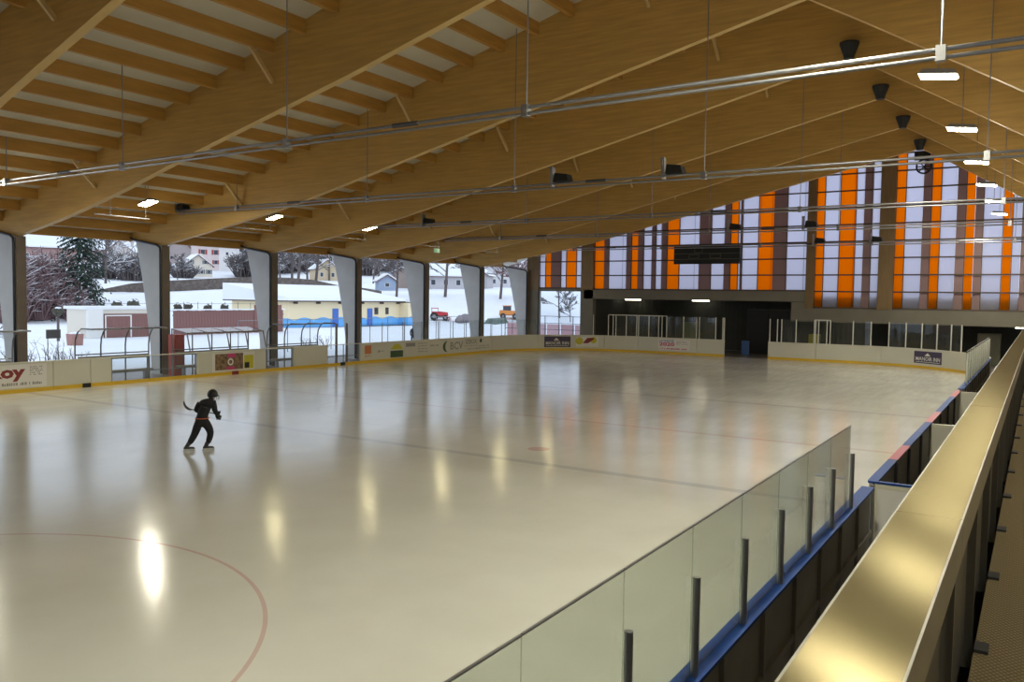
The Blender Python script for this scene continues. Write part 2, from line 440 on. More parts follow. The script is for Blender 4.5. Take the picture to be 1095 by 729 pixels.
# ------------------------------------------------------------------ columns on the open side
ordw = ['leftmost', 'second', 'third', 'fourth', 'fifth', 'sixth', 'seventh']
for k in range(-2, 7):
    y = bay(k)
    lab = ('tapered pale concrete column, %s from the left along the open side' % ordw[k]) if k > 0 else ('tapered pale concrete column, leftmost one in view' if k == 0 else ('tapered concrete column out of view, %s behind' % ('first' if k == -1 else 'second')))
    rt = root('concrete_column', lab, 'column', (COLX, y, -.04), 'concrete columns along the open side')
    mb = MB()
    prof = [(COLX, -.04), (COLX, 6.09), (-37.2, 6.33), (-36.75, 4.6), (-36.4, 3.0), (-36.15, 1.4), (-36.05, -.04)]
    # front and back faces as quads so that the curved outer edge stays clean
    zi = [-.04, 1.4, 3.0, 4.6]; xo = [-36.05, -36.15, -36.4, -36.75]
    def ring(yy): return [(COLX, yy, -.04), (COLX, yy, 1.4), (COLX, yy, 3.0), (COLX, yy, 4.6), (COLX, yy, 6.09), (-36.05, yy, -.04), (-36.15, yy, 1.4), (-36.4, yy, 3.0), (-36.75, yy, 4.6), (-37.2, yy, 6.33)]
    mb.v = ring(y - .2) + ring(y + .2)
    for i in range(4):
        mb.f += [(i, i + 1, i + 6, i + 5), (10 + i, 15 + i, 16 + i, 11 + i), (i, 10 + i, 11 + i, i + 1), (5 + i, 6 + i, 16 + i, 15 + i)]
    mb.f += [(4, 14, 19, 9), (0, 5, 15, 10)]; mb.m = [0] * len(mb.f)
    obj('shaft', mb, M['concrete'], rt)
    obj('inner_face', MB().box(COLX + .001, COLX + .05, y - .2, y + .2, -.04, 6.08), M['inner_shade'], rt)  # thin added facing, coloured dark for the shaded side of the column
    p = MB().tube([(-37.9, y - .2, 6.62), (-37.3, y - .25, 6.40), (-35.5, y - .25, 6.12), (-35.27, y - .25, 6.0), (-35.24, y - .25, 5.8), (-35.24, y - .25, .0)], .055, 8)
    obj('downpipe', p, M['pipe_dark'], rt, smooth=True)
    b = MB().box(-38.0, -37.75, y - .32, y - .12, 6.45, 6.6)
    obj('gutter_outlet', b, M['pipe_dark'], rt)
# eave board closing the opening's top
mb = MB()
for k in range(-3, 6): mb.box(-38.5, -38.38, bay(k) + .12, bay(k + 1) - .12, 6.42, 6.85)
struct('trim_1', mb, M['purlin'])

# ------------------------------------------------------------------ unseen walls of the hall
struct('wall_right', MB().box(5.0, 5.2, -16, YW + 6, -.04, 6.2), M['dark_concrete'])
mb = MB()
mb.v = [(-38, -15, -.04), (5, -15, -.04), (5, -15, zpur(5) + PH), (RIDGE, -15, zr_), (-38, -15, zpur(-38) + PH)]
mb.v += [(x, y - .2, z) for x, y, z in mb.v]
mb.f = [(4, 3, 2, 1, 0), (5, 6, 7, 8, 9)] + [(i, (i + 1) % 5, 5 + (i + 1) % 5, 5 + i) for i in range(5)]; mb.m = [0] * 7
struct('wall_near', mb, M['dark_concrete'])

# ------------------------------------------------------------------ far wall
mb = MB()
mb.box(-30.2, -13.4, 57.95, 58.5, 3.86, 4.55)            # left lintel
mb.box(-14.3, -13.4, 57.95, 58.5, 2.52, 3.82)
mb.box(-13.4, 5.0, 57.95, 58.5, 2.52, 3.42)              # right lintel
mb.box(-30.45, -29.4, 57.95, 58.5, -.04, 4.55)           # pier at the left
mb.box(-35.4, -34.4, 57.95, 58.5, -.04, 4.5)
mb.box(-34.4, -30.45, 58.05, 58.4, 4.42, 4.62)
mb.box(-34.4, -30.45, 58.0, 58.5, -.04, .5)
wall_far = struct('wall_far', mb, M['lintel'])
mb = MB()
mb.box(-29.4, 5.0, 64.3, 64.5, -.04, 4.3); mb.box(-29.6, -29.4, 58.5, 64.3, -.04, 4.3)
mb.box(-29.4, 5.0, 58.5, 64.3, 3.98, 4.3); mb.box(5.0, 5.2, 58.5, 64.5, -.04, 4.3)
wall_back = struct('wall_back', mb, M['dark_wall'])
plank = MB().box(-.14, .14, -.03, 0, 0, 4.0).mesh('plank', M['dark_wall'])
for i in range(100):
    inst('plank', plank, wall_back, (-29.2 + i * .34, 64.3, -.04))
rt = root('exit_lamp', 'small bright lamp glowing in the dark corner right of the far glass', 'lamp', (-.95, 61.5, 2.3))
obj('case', MB().box(-1.3, -.6, 61.45, 61.6, 2.42, 2.55), M['grey'], rt); obj('tube', MB().box(-1.25, -.65, 61.44, 61.58, 2.37, 2.42), M['tube'], rt); obj('stem', MB().box(-1.0, -.9, 61.5, 61.56, 2.55, 3.98), M['steel_dark'], rt)
# door leaves in the machine gateway, inside the recess
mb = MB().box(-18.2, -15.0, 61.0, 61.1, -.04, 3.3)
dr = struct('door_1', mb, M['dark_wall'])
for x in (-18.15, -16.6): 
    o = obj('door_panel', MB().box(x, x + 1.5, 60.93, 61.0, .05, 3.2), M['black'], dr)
o = obj('blue_sheet', MB().box(-18.05, -17.5, 59.3, 59.4, -.04, 1.0), M['bluesign'], None)
tag(o, 'blue panel standing just inside the dark machine gateway', 'panel')
for xa, lab in ((-28.4, 'left fluorescent strip light under the recess ceiling'), (-22.6, 'right fluorescent strip light under the recess ceiling'),
                (-11.5, 'fluorescent strip light behind the far right glass')):
    zz = 3.98 if xa < -14 else 3.3
    rt = root('strip_light', lab, 'light', (xa, 63.3, zz - .18), 'strip lights in the recess')
    obj('housing', MB().box(xa - .75, xa + .75, 63.2, 63.4, zz - .12, zz), M['signwhite'], rt)
    obj('tube', MB().tube([(xa - .7, 63.3, zz - .16), (xa + .7, 63.3, zz - .16)], .035, 8), M['tube'], rt)
# posts between the window groups
mb = MB()
wall_posts = []
for i, (x0, x1, zz) in enumerate(((-30.45, -29.4, 4.55), (-13.4, -12.87, 3.42), (-8.9, -8.0, 3.42), (-35.4, -34.35, 4.5))):
    zt = zpur((x0 + x1) / 2) + PH - .15
    mb = MB().box(x0, x1, 57.9, 58.35, zz, zt)
    struct('trim_%d' % (i + 2), mb, M['wpost'])
def stripes(edges, kinds): return list(zip(edges[:-1], edges[1:], kinds))
W1 = stripes([-34.35, -33.81, -33.3, -32.39, -31.91, -31.0, -30.45], 'wobwow')
W2 = stripes([-29.4, -28.58, -28.18, -26.72, -26.3, -25.76, -25.3, -24.66, -24.32, -23.87, -23.43, -22.48, -20.98, -20.08, -19.13, -18.67, -18.13, -17.98, -17.84, -16.72, -15.68, -14.77, -13.4], 'obwbobwbwbowbwbowbwobw')
W3 = stripes([-12.87, -12.34, -11.38, -10.39, -9.9, -9.42, -8.9], 'owowbw')
W4 = stripes([-8.0, -7.44, -6.46, -5.97, -5.44, -4.56, -4.05, -3.55, -3.1, -2.06, -1.55, -1.1, -.3, .3, 1.3, 1.9, 3.0, 5.0], 'owbowbobwowbowbwb')
KM = {'w': 'white_sheet', 'o': 'orange_sheet', 'b': 'brown_sheet'}
TZ = [3.42 + 1.1 * i for i in range(11)]
for wi, (st, zs) in enumerate(((W1, 4.62), (W2, 4.55), (W3, 3.42), (W4, 3.42))):
    x0, x1 = st[0][0], st[-1][1]
    fr = MB().box(x0, x1, 58.1, 58.3, zs, zs + .1)
    wn = struct('window_%d' % (wi + 1), fr, M['mullion'])
    for a, b, kd in st:
        za, zb_ = (zpur(a) + PH - .12, zpur(b) + PH - .12)
        if a < RIDGE < b: za = min(za, zr_); 
        p = MB(); e = .02 if kd != 'b' else 0.0
        y0, y1 = (58.2, 58.24) if kd != 'b' else (58.14, 58.26)
        p.hexa([(a + e, y0, zs + .1), (b - e, y0, zs + .1), (b - e, y1, zs + .1), (a + e, y1, zs + .1), (a + e, y0, za), (b - e, y0, zb_), (b - e, y1, zb_), (a + e, y1, za)])
        # origin at the pane so that the seam pattern starts at its edge
        me = p.mesh('pane', M[KM[kd]], (a - .1, 58.2, zs))
        inst('pane', me, wn, (a - .1, 58.2, zs))
        if kd != 'b':
            mid = MB().box(a - .015, a + .015, 58.12, 58.26, zs + .1, za)
            obj('mullion', mid, M['mullion'], wn)
    for z in TZ:
        if z < zs + .3: continue
        lim = [x for x in np.arange(x0, x1, .1) if zpur(x) + PH - .2 > z]
        if not lim: continue
        xa, xb = max(x0, min(lim)), min(x1, max(lim) + .1)
        obj('transom', MB().box(xa, xb, 58.02, 58.12, z, z + .09), M['mullion'], wn)
# glazed opening at the far left corner
wn = struct('window_5', MB().box(-34.4, -34.28, 58.1, 58.3, .5, 4.42).box(-30.57, -30.45, 58.1, 58.3, .5, 4.42).box(-34.28, -30.57, 58.1, 58.3, .5, .6), M['steel'])
for i in range(3):
    xa = -34.28 + i * 1.237
    obj('pane', MB().box(xa, xa + 1.22, 58.18, 58.2, .6, 4.42), M['pane'], wn)

# ------------------------------------------------------------------ rink boards around the ice, parametrised along their inner face
SEG = [48.0, RC * math.pi / 2, (XR - RC) - (XL + RC), RC * math.pi / 2, 60.0]
CUM = np.concatenate([[0], np.cumsum(SEG)])
def per(s):
    """point on the inner face and outward normal, from (XL, 0) up the left side, along the far end, down the right side"""
    if s <= CUM[1]: return (XL, s), (-1, 0)
    if s <= CUM[2]:
        a = math.pi - (s - CUM[1]) / RC; return (XL + RC + RC * math.cos(a), YF - RC + RC * math.sin(a)), (math.cos(a), math.sin(a))
    if s <= CUM[3]: return (XL + RC + s - CUM[2], YF), (0, 1)
    if s <= CUM[4]:
        a = math.pi / 2 - (s - CUM[3]) / RC; return (XR - RC + RC * math.cos(a), YF - RC + RC * math.sin(a)), (math.cos(a), math.sin(a))
    return (XR, YF - RC - (s - CUM[4])), (1, 0)
def s_of(px, z=.6):
    lo, hi = 8.0, CUM[4] - 1.0
    for _ in range(50):
        m = (lo + hi) / 2; (x, y), _n = per(m)
        if proj((x, y, z))[0] < px: lo = m
        else: hi = m
    return lo
def ribbon(s0, s1, o0, o1, z0, z1, mb=None, mi=0):
    """wall-like strip from s0 to s1 between outward offsets o0..o1"""
    mb = mb or MB()
    br = [s0, s1] + [c for c in CUM if s0 < c < s1]
    br = sorted(br); ss = []
    for a, b in zip(br[:-1], br[1:]):
        curved = any(abs(per((a + b) / 2)[1][i]) not in (0, 1) for i in (0, 1))
        ss.append(a)
        if curved: ss += [g * .25 for g in range(int(a / .25) + 1, int(b / .25) + 1) if a + .01 < g * .25 < b - .01]
    ss.append(s1)
    base = len(mb.v)
    for s in ss:
        (x, y), (nx, ny) = per(s)
        for o in (o0, o1):
            for z in (z0, z1): mb.v.append((x + nx * o, y + ny * o, z))
    k = len(ss)
    for i in range(k - 1):
        a, b = base + 4 * i, base + 4 * i + 4
        for q in ((a, a + 1, b + 1, b), (a + 2, b + 2, b + 3, a + 3), (a + 1, a + 3, b + 3, b + 1), (a, b, b + 2, a + 2)):
            mb.f.append(q); mb.m.append(mi)
    mb.f.append((base, base + 2, base + 3, base + 1)); mb.m.append(mi)
    e = base + 4 * (k - 1); mb.f.append((e, e + 1, e + 3, e + 2)); mb.m.append(mi)
    return mb
BH = 1.16
def board(label, s0, s1, clear=False, glass_top=None, posts=None, cap='capwhite', post_mat='white_post', back=False):
    g = .012
    (x, y), (nx, ny) = per((s0 + s1) / 2)
    rt = root('rink_board', label, 'rink board', (x + nx * .06, y + ny * .06, -.04))
    if clear:
        obj('clear_panel', ribbon(s0 + g, s1 - g, .04, .06, .16, BH - .03), M['clear'], rt)
        n = max(1, int(round((s1 - s0) / 1.3)))
        for i in range(n + 1):
            s = s0 + .05 + (s1 - s0 - .1) * i / n; (x, y), (nx, ny) = per(s)
            obj('upright', MB().tube([(x + nx * .09, y + ny * .09, -.04), (x + nx * .09, y + ny * .09, BH - .03)], .03, 6), M['steel'], rt)
        obj('mid_rail', ribbon(s0 + g, s1 - g, .065, .09, .48, .52), M['steel'], rt)
    else:
        obj('panel', ribbon(s0 + g, s1 - g, 0, .05, -.04, BH - .03), M['board'], rt)
        obj('back_frame', ribbon(s0 + g, s1 - g, .051, .12, -.04, BH - .03), M['boardback'] if back else M['board'], rt)
    obj('kickplate', ribbon(s0 + .004, s1 - .004, -.012, .0, .0, .155), M['kick'], rt)
    obj('cap_rail', ribbon(s0 + .002, s1 - .002, -.015, .135, BH - .03, BH), M[cap], rt)
    return rt
PM = {}
def glazing(rt, marks, z0=BH, z1=2.68, pmat='white_post', r=.035, pane=True, ptop=None, off=.07, gm='clear'):
    for s in marks:
        (x, y), (nx, ny) = per(s)
        obj('post', MB().tube([(x + nx * off, y + ny * off, z0), (x + nx * off, y + ny * off, ptop or z1)], r, 8), M[pmat], rt)
    if pane:
        for a, b in zip(marks[:-1], marks[1:]):
            if b - a < .5: continue
            obj('pane', ribbon(a + .02, b - .02, off - .008, off + .004, z0 + .005, z1 - .02), M[gm], rt)
def sticker(rt, name, s0, s1, z0, z1, m, d=.004, label=None):
    o = obj(name, ribbon(s0, s1, -d, -.0005, z0, z1), M[m], rt)
    if label: o['label'] = label
    return o
def text_mesh(txt, mapf, width, height, mname, rt, name='lettering', bold=0.0, vcenter=False):
    cu = bpy.data.curves.new('t', 'FONT'); cu.body = txt; cu.size = 1; cu.offset = bold; cu.resolution_u = 2
    to = bpy.data.objects.new('t', cu); COL.objects.link(to)
    dg = bpy.context.evaluated_depsgraph_get(); me = bpy.data.meshes.new_from_object(to.evaluated_get(dg))
    bpy.data.objects.remove(to)
    vs = np.array([v.co[:] for v in me.vertices]); mn, mx = vs.min(0), vs.max(0)
    vs = (vs - mn) / np.maximum(mx - mn, 1e-6)
    mb = MB(); mb.v = [tuple(mapf(u * width, v * height)) for u, v, _ in vs]
    mb.f = [tuple(p.vertices) for p in me.polygons]; mb.m = [0] * len(mb.f)
    bpy.data.meshes.remove(me)
    return obj(name, mb, M[mname], rt)
def on_board(s0, z0, d=.006):
    def f(u, v):
        (x, y), (nx, ny) = per(s0 + u); return (x - nx * d, y - ny * d, z0 + v)
    return f
def dashes(rt, s0, s1, z0, z1, m='textgrey', seed=1, d=.005):
    """a line of small illegible print"""
    rnd = random.Random(seed); mb = MB(); s = s0
    while s < s1 - .03:
        wd = rnd.uniform(.03, .07); ribbon(s, min(s1, s + wd), -d, -.0005, z0, z1 - rnd.choice((0, 0, .25)) * (z1 - z0), mb); s += wd + rnd.choice((.02, .025, .09))
    o = obj('small_print', mb, M[m], rt); o['kind'] = 'stuff'; return o

# left side
sL = lambda px: s_of(px, .6)
b = board('white rink board with dark red Roy lettering', 9.0, sL(57), cap='capwhite')
s1 = sL(27)
wroy = sL(27) - sL(-30)
sticker(b, 'sign_sheet', sL(-45), sL(50), .2, 1.08, 'signwhite', .003)
text_mesh('Roy', on_board(sL(-14), .44), sL(27) - sL(-14), .60, 'redsign', b, bold=.045)
for j in range(5): dashes(b, sL(32), sL(46), .95 - j * .075, .985 - j * .075, seed=j)
dashes(b, sL(-30), sL(47), .29, .40, seed=9)
board('blank white rink board next to the Roy board', sL(57), sL(97))
b = board('short blank white rink board beside the first clear gate', sL(97), sL(119.5))
obj('drain_block', ribbon(sL(88), sL(96), -.08, -.013, .0, .17), M['black'], b)
board('long clear panelled rink gate in front of the leftmost bench shelter', sL(119.5), sL(160), clear=True)
board('clear panelled rink gate below the red cabinet', sL(160), sL(211), clear=True)
b = board('white rink board with a brown and pink picture advert', sL(211), sL(284.5))
sticker(b, 'picture', sL(227), sL(272), .2, 1.06, 'signwhite', .003)
sticker(b, 'picture', sL(230), sL(260), .25, 1.02, 'brownsign', .005)
sticker(b, 'picture', sL(261), sL(271), .25, .9, 'yellow', .005)
sticker(b, 'picture', sL(261.5), sL(266.5), .28, .55, 'black', .007)
sticker(b, 'picture', sL(243.5), sL(252), .82, 1.02, 'pink', .007)
sticker(b, 'picture', sL(242), sL(251), .26, .40, 'pink', .007)
def disc(rt, s, z, r, m, d=.008):
    mb = MB(); f = on_board(s, z, d); n = 14
    mb.v = [f(0, 0)] + [f(r * math.cos(2 * math.pi * i / n), r * math.sin(2 * math.pi * i / n)) for i in range(n)]
    mb.f = [(0, 1 + i, 1 + (i + 1) % n) for i in range(n)]; mb.m = [0] * n
    return obj('disc', mb, M[m], rt)
disc(b, sL(246.5), .62, .17, 'signwhite'); disc(b, sL(246.5), .62, .10, 'brownsign', .010)
obj('drain_block', ribbon(sL(248), sL(254), -.08, -.013, .0, .17), M['redsign'], b)
board('narrow clear rink gate right of the picture advert', sL(284.5), sL(314), clear=True)
board('blank white rink board between two clear gates', sL(314), sL(350.5))
b = board('clear rink gate with two steel uprights in the middle', sL(350.5), sL(385.5), clear=True)
for px in (360, 371):
    obj('gate_post', ribbon(sL(px), sL(px + 1.8), .06, .12, -.04, 2.3), M['alu'], b)
obj('drain_block', ribbon(sL(364), sL(368), -.08, -.013, .0, .17), M['pipe_dark'], b)
gz = dict(z1=2.3, pmat='alu', r=.022)
def marks(s0, s1, n): return [s0 + .06 + (s1 - s0 - .12) * i / n for i in range(n + 1)]
a0, a1 = sL(385.5), sL(432)
b = board('white rink board with an orange square and a green hat-shaped advert', a0, a1)
glazing(b, marks(a0, a1, 2), **gz)
sticker(b, 'orange_square', sL(390), sL(397), .52, 1.0, 'orange'); dashes(b, sL(390), sL(397), .36, .44, 'orange', 3)
disc(b, sL(405), .62, .07, 'textgrey'); dashes(b, sL(406), sL(411), .6, .66, seed=4)
sticker(b, 'dark_block', sL(417.5), sL(431), .2, .60, 'green')
mbh = MB(); fb = on_board(sL(417.5), .68, .006); wv_ = sL(431) - sL(417.5)
mbh.v = [fb(0, 0), fb(wv_, 0), fb(wv_ * .7, .3), fb(wv_ * .3, .3)]; mbh.f = [(0, 1, 2, 3)]; mbh.m = [0]
obj('hat_shape', mbh, M['yellow'], b)
a0, a1 = sL(432), sL(470)
b = board('white rink board with rows of faint grey print', a0, a1); glazing(b, marks(a0, a1, 2), **gz)
sticker(b, 'grey_block', sL(434), sL(444), .78, 1.0, 'textgrey')
for j in range(4): dashes(b, sL(447), sL(457), .92 - j * .17, .97 - j * .17, seed=20 + j)
dashes(b, sL(460), sL(469), .72, .80, seed=31)
a0, a1 = sL(470), sL(526)
b = board('white rink board with the letters BCV and a green crescent', a0, a1); glazing(b, marks(a0, a1, 4), **gz)
text_mesh('BCV', on_board(sL(481.5), .40), sL(495) - sL(481.5), .5, 'textgrey', b, bold=.01)
text_mesh('IZBOX', on_board(sL(498), .70), sL(510) - sL(498), .32, 'textgrey', b, bold=.01)
mbh = MB(); fb = on_board(sL(479), .62, .006); n = 10
for i in range(n + 1):
    t = -1.25 + 2.5 * i / n
    mbh.v += [fb(-.62 * math.cos(t) * .9, .38 * math.sin(t)), fb(-.28 * math.cos(t), .34 * math.sin(t))]
mbh.f = [(2 * i, 2 * i + 1, 2 * i + 3, 2 * i + 2) for i in range(n)]; mbh.m = [0] * n
obj('crescent', mbh, M['green'], b)
dashes(b, sL(497), sL(511), .55, .60, seed=41); dashes(b, sL(500), sL(523), .34, .40, seed=42); dashes(b, sL(512), sL(523), .5, .55, seed=43)
disc(b, sL(514), .88, .14, 'green')
a0, a1 = sL(526), sL(575)
b = board('blank white rink board entering the far left corner', a0, a1); glazing(b, marks(a0, a1, 4), **gz)
# far end
def manoir(b, pa, pb, z0, z1):
    sa, sb = sL(pa), sL(pb); wd = sb - sa
    sticker(b, 'sign_sheet', sa, sb, z0, z1, 'purple', .008)
    text_mesh('MANOIR INN', on_board(sa + wd * .06, z0 + (z1 - z0) * .22, .014), wd * .88, (z1 - z0) * .32, 'signwhite', b, bold=.015)
    f = on_board(sa + wd * .36, z0 + (z1 - z0) * .62, .014); h = (z1 - z0)
    mb = MB(); mb.v = [f(0, 0), f(wd * .22, 0), f(wd * .11, h * .26)]; mb.f = [(0, 1, 2)]; mb.m = [0]
    obj('emblem', mb, M['signwhite'], b)
    obj('underline', ribbon(sa + wd * .06, sb - wd * .06, -.014, -.009, z0 + h * .1, z0 + h * .14), M['signwhite'], b)
a0, a1 = sL(575), sL(613)
b = board('curved white rink board with a purple MANOIR INN sign, far left corner', a0, a1); manoir(b, 582, 610, .24, 1.04)
a0, a1 = sL(613), sL(646)
b = board('white rink board with a yellow and red fruit-like advert', a0, a1)
sticker(b, 'sign_sheet', sL(616), sL(640), .3, 1.02, 'signwhite', .003)
disc(b, sL(619.5), .72, .28, 'yellow'); disc(b, sL(634.5), .78, .24, 'yellow'); 
mbh = MB(); f = on_board(sL(623), .55, .009); mbh.v = [f(0, 0), f(.4, 0), f(.85, .3), f(.8, .42), f(.35, .4)]; mbh.f = [(0, 1, 2, 3, 4)]; mbh.m = [0]
obj('red_shape', mbh, M['redsign'], b)
P_ = lambda *px: [s_of(p, 1.9) for p in px]
glazing(b, P_(634.5,), r=.03)
a0, a1 = sL(646), sL(682)
b = board('blank white rink board below the white framed glass box', a0, a1)
glazing(b, P_(650.5, 655.5, 658.5, 669.5, 680.5))
obj('top_rail', ribbon(s_of(651, 2.6), s_of(681.5, 2.6), .05, .09, 2.66, 2.72), M['white_post'], b)
a0, a1 = sL(682), sL(745)
b = board('white rink board with a pink LAUSANNE 2020 sign', a0, a1)
glazing(b, P_(682.5, 693.5, 704, 707.5, 712.5, 730.5, 744.5))
obj('top_rail', ribbon(s_of(682, 2.6), s_of(712.5, 2.6), .05, .09, 2.66, 2.72), M['white_post'], b)
sa, sb = sL(704), sL(738)
sticker(b, 'sign_sheet', sa, sb, .25, 1.05, 'signwhite', .003)
text_mesh('LAUSANNE', on_board(sL(705), .86, .006), 1.1, .14, 'bluesign', b, bold=.01)
text_mesh('2020', on_board(sL(705), .56, .006), 1.15, .27, 'pink', b, bold=.035)
dashes(b, sL(705), sL(736), .32, .42, 'pink', 51); 
for j in range(3): dashes(b, sL(723), sL(735), .9 - j * .1, .94 - j * .1, 'textgrey', 60 + j)
a0, a1 = sL(745), sL(774.5)
b = board('blank white rink board left of the dark machine gateway', a0, a1)
glazing(b, P_(747.5, 765, 772.5)); glazing(b, P_(774,), r=.05, z0=-.04)
a0, a1 = sL(821), sL(872)
b = board('blank white rink board right of the dark machine gateway', a0, a1)
glazing(b, P_(823, 831, 835.5, 851, 870.5))
a0, a1 = sL(872), sL(942)
b = board('blank white rink board on the far right bend', a0, a1)
glazing(b, P_(872, 875, 884, 887.5, 912, 931))
obj('top_rail', ribbon(s_of(871, 2.6), s_of(888, 2.6), .05, .09, 2.66, 2.72), M['white_post'], b)
a0, a1 = sL(942), CUM[4] + .3
b = board('curved white rink board with a purple MANOIR INN sign, far right corner', a0, a1)
manoir(b, 977.5, 1007, .3, 1.02)
glazing(b, P_(950, 968, 985, 1001, 1016, 1027))

# right side: boards with glass, seen from behind
def side_board(label, y0, y1, glass_y, top, ptop, cap='blue', npan=1.17, pm='alu', panels=True):
    rt = root('rink_board', label, 'rink board', (XR + .07, (y0 + y1) / 2, -.04))
    n = max(1, int(round((y1 - y0) / npan)))
    for i in range(n):
        a, b = y0 + (y1 - y0) * i / n, y0 + (y1 - y0) * (i + 1) / n
        obj('panel', MB().box(XR, XR + .04, a + .006, b - .006, -.04, BH - .03), M['board'], rt)
        if panels:
            obj('back_sheet', MB().box(XR + .09, XR + .11, a + .02, b - .02, .0, BH - .04), M['boardback'], rt)
            obj('rib', MB().box(XR + .11, XR + .15, a - .03, a + .03, -.02, BH - .04), M['boardback'], rt)
    obj('back_rail', MB().box(XR + .11, XR + .145, y0, y1, .45, .52), M['boardback'], rt)
    obj('core', MB().box(XR + .04, XR + .09, y0, y1, -.04, BH - .03), M['boardback'], rt)
    obj('kickplate', MB().box(XR - .012, XR, y0, y1, 0, .155), M['kick'], rt)
    obj('cap_rail', MB().box(XR - .015, XR + .16, y0, y1, BH - .03, BH), M[cap], rt)
    for a, b in zip(glass_y[:-1], glass_y[1:]):
        obj('pane', MB().box(XR + .055, XR + .071, a + .006, b - .006, BH + .002, top), M['glass'], rt)
        obj('pane_edge', MB().box(XR + .054, XR + .072, a + .006, b - .006, top, top + .008), M['alu'], rt)
    for a in glass_y:
        obj('post', MB().tube([(XR + .10, a, BH), (XR + .10, a, ptop)], .028, 10), M[pm], rt)
    return rt
GY = [3.33 + 1.17 * i for i in range(-5, 8)]; GY[-1] = 11.55
side_board('near side rink board with glass panes, blue cap and short grey posts', -4.0, 13.05, GY, 2.25, 1.885)
g2 = [32.0 + 1.22 * i for i in range(13)]
side_board('far part of the near side rink board with closely seen glass posts', 30.0, 47.8, g2, 2.25, 2.2, pm='white_post')
# players' box between them
rt = root('player_box', 'blue capped player bench box with a pale end panel beside the steel rail', 'player box', (XR + .4, 21.3, -.04))
ys = [13.55, 15.6, 17.3, 19.2, 21.05, 23.2, 25.3, 27.3, 29.3]
capm = ['blue', 'red', 'blue', 'blue', 'red', 'blue', 'blue', 'red']
for i, (a, b) in enumerate(zip(ys[:-1], ys[1:])):
    obj('board_panel', MB().box(XR, XR + .04, a + .006, b - .006, -.04, BH - .03), M['board'], rt)
    obj('back_sheet', MB().box(XR + .05, XR + .09, a + .015, b - .015, -.04, BH - .04), M['boardback'], rt)
    obj('cap_rail', MB().box(XR - .015, XR + .13, a + .003, b - .003, BH - .03, BH), M[capm[i]], rt)
    obj('rib', MB().box(XR + .09, XR + .14, a - .03, a + .03, -.04, BH - .05), M['steel_dark'], rt)
obj('kickplate', MB().box(XR - .012, XR, 13.56, 29.29, 0, .155), M['kick'], rt)
for y in (13.5, 21.05, 29.3):
    obj('end_panel', MB().box(XR + .1, -1.2, y - .03, y + .03, -.02, BH - .06), M['signwhite'] if y < 14 else M['board'], rt)
    obj('end_frame', MB().box(XR + .1, XR + .14, y - .035, y + .035, -.02, BH - .03).box(-1.24, -1.2, y - .035, y + .035, -.02, BH - .03).box(XR + .14, -1.24, y - .035, y + .035, BH - .10, BH - .03), M['capwhite'], rt)
obj('end_cap', MB().box(XR + .0, -1.18, 13.46, 13.54, BH - .025, BH + .005), M['blue'], rt)
for y0, y1 in ((14.2, 20.6), (21.6, 28.8)):
    bn = root('players_bench', 'dark bench inside the %s half of the player box' % ('nearer' if y0 < 15 else 'farther'), 'bench', (-1.45, (y0 + y1) / 2, -.02))
    obj('seat', MB().box(-1.65, -1.3, y0, y1, .40, .45), M['rubber'], bn)
    for y in (y0 + .3, (y0 + y1) / 2, y1 - .3):
        obj('leg', MB().box(-1.6, -1.35, y - .03, y + .03, -.02, .40), M['steel_dark'], bn)
# gate hinge post
o = obj('gate_post', MB().tube([(XR + .08, 13.3, -.04), (XR + .08, 13.3, BH - .02)], .03, 8), M['steel'], None)
tag(o, 'slim steel gate post beside the pale end of the player box', 'post')

# ------------------------------------------------------------------ gallery where the viewer stands
struct('floor_gallery', MB().box(-.2, 5.0, -9, 57, 2.06, 2.22), M['mesh_floor'])
struct('wall_gallery', MB().box(-.36, -.3, -9, 57, -.04, 2.12), M['dark_concrete'])
rt = root('steel_railing', 'wide brushed steel topped railing running along the viewing gallery', 'railing', (-.24, 20, 2.2))
seams = [-3.4, -.4, 2.6, 5.6, 8.6, 11.6, 14.6, 17.6, 20.6, 23.6, 26.6, 29.6, 32.6, 35.6, 38.6, 41.6, 44.6]
for a, b in zip(seams[:-1], seams[1:]):
    m = MB().box(-.325, -.160, a + .0015, b - .0015, 3.235, 3.27)
    obj('top_plate', m, M['brass'], rt)
    obj('side_flange', MB().box(-.160, -.155, a + .002, b - .002, 3.155, 3.27), M['railside'], rt)
    obj('side_flange', MB().box(-.330, -.325, a + .002, b - .002, 3.155, 3.27), M['railside'], rt)
for i in range(38):
    y = -3.0 + i * 1.25
    obj('post', MB().box(-.29, -.21, y - .012, y + .012, 2.12, 3.235), M['railside'], rt)
    obj('infill_sheet', MB().box(-.258, -.245, y + .04, y + 1.21, 2.2, 3.15), M['sheet'], rt)
    obj('rail_tube', MB().tube([(-.215, y + .02, 3.08), (-.215, y + 1.23, 3.08)], .018, 8), M['steel'], rt)
    obj('foot_plate', MB().box(-.20, -.14, y - .06, y + .06, 2.22, 2.235), M['steel_dark'], rt)

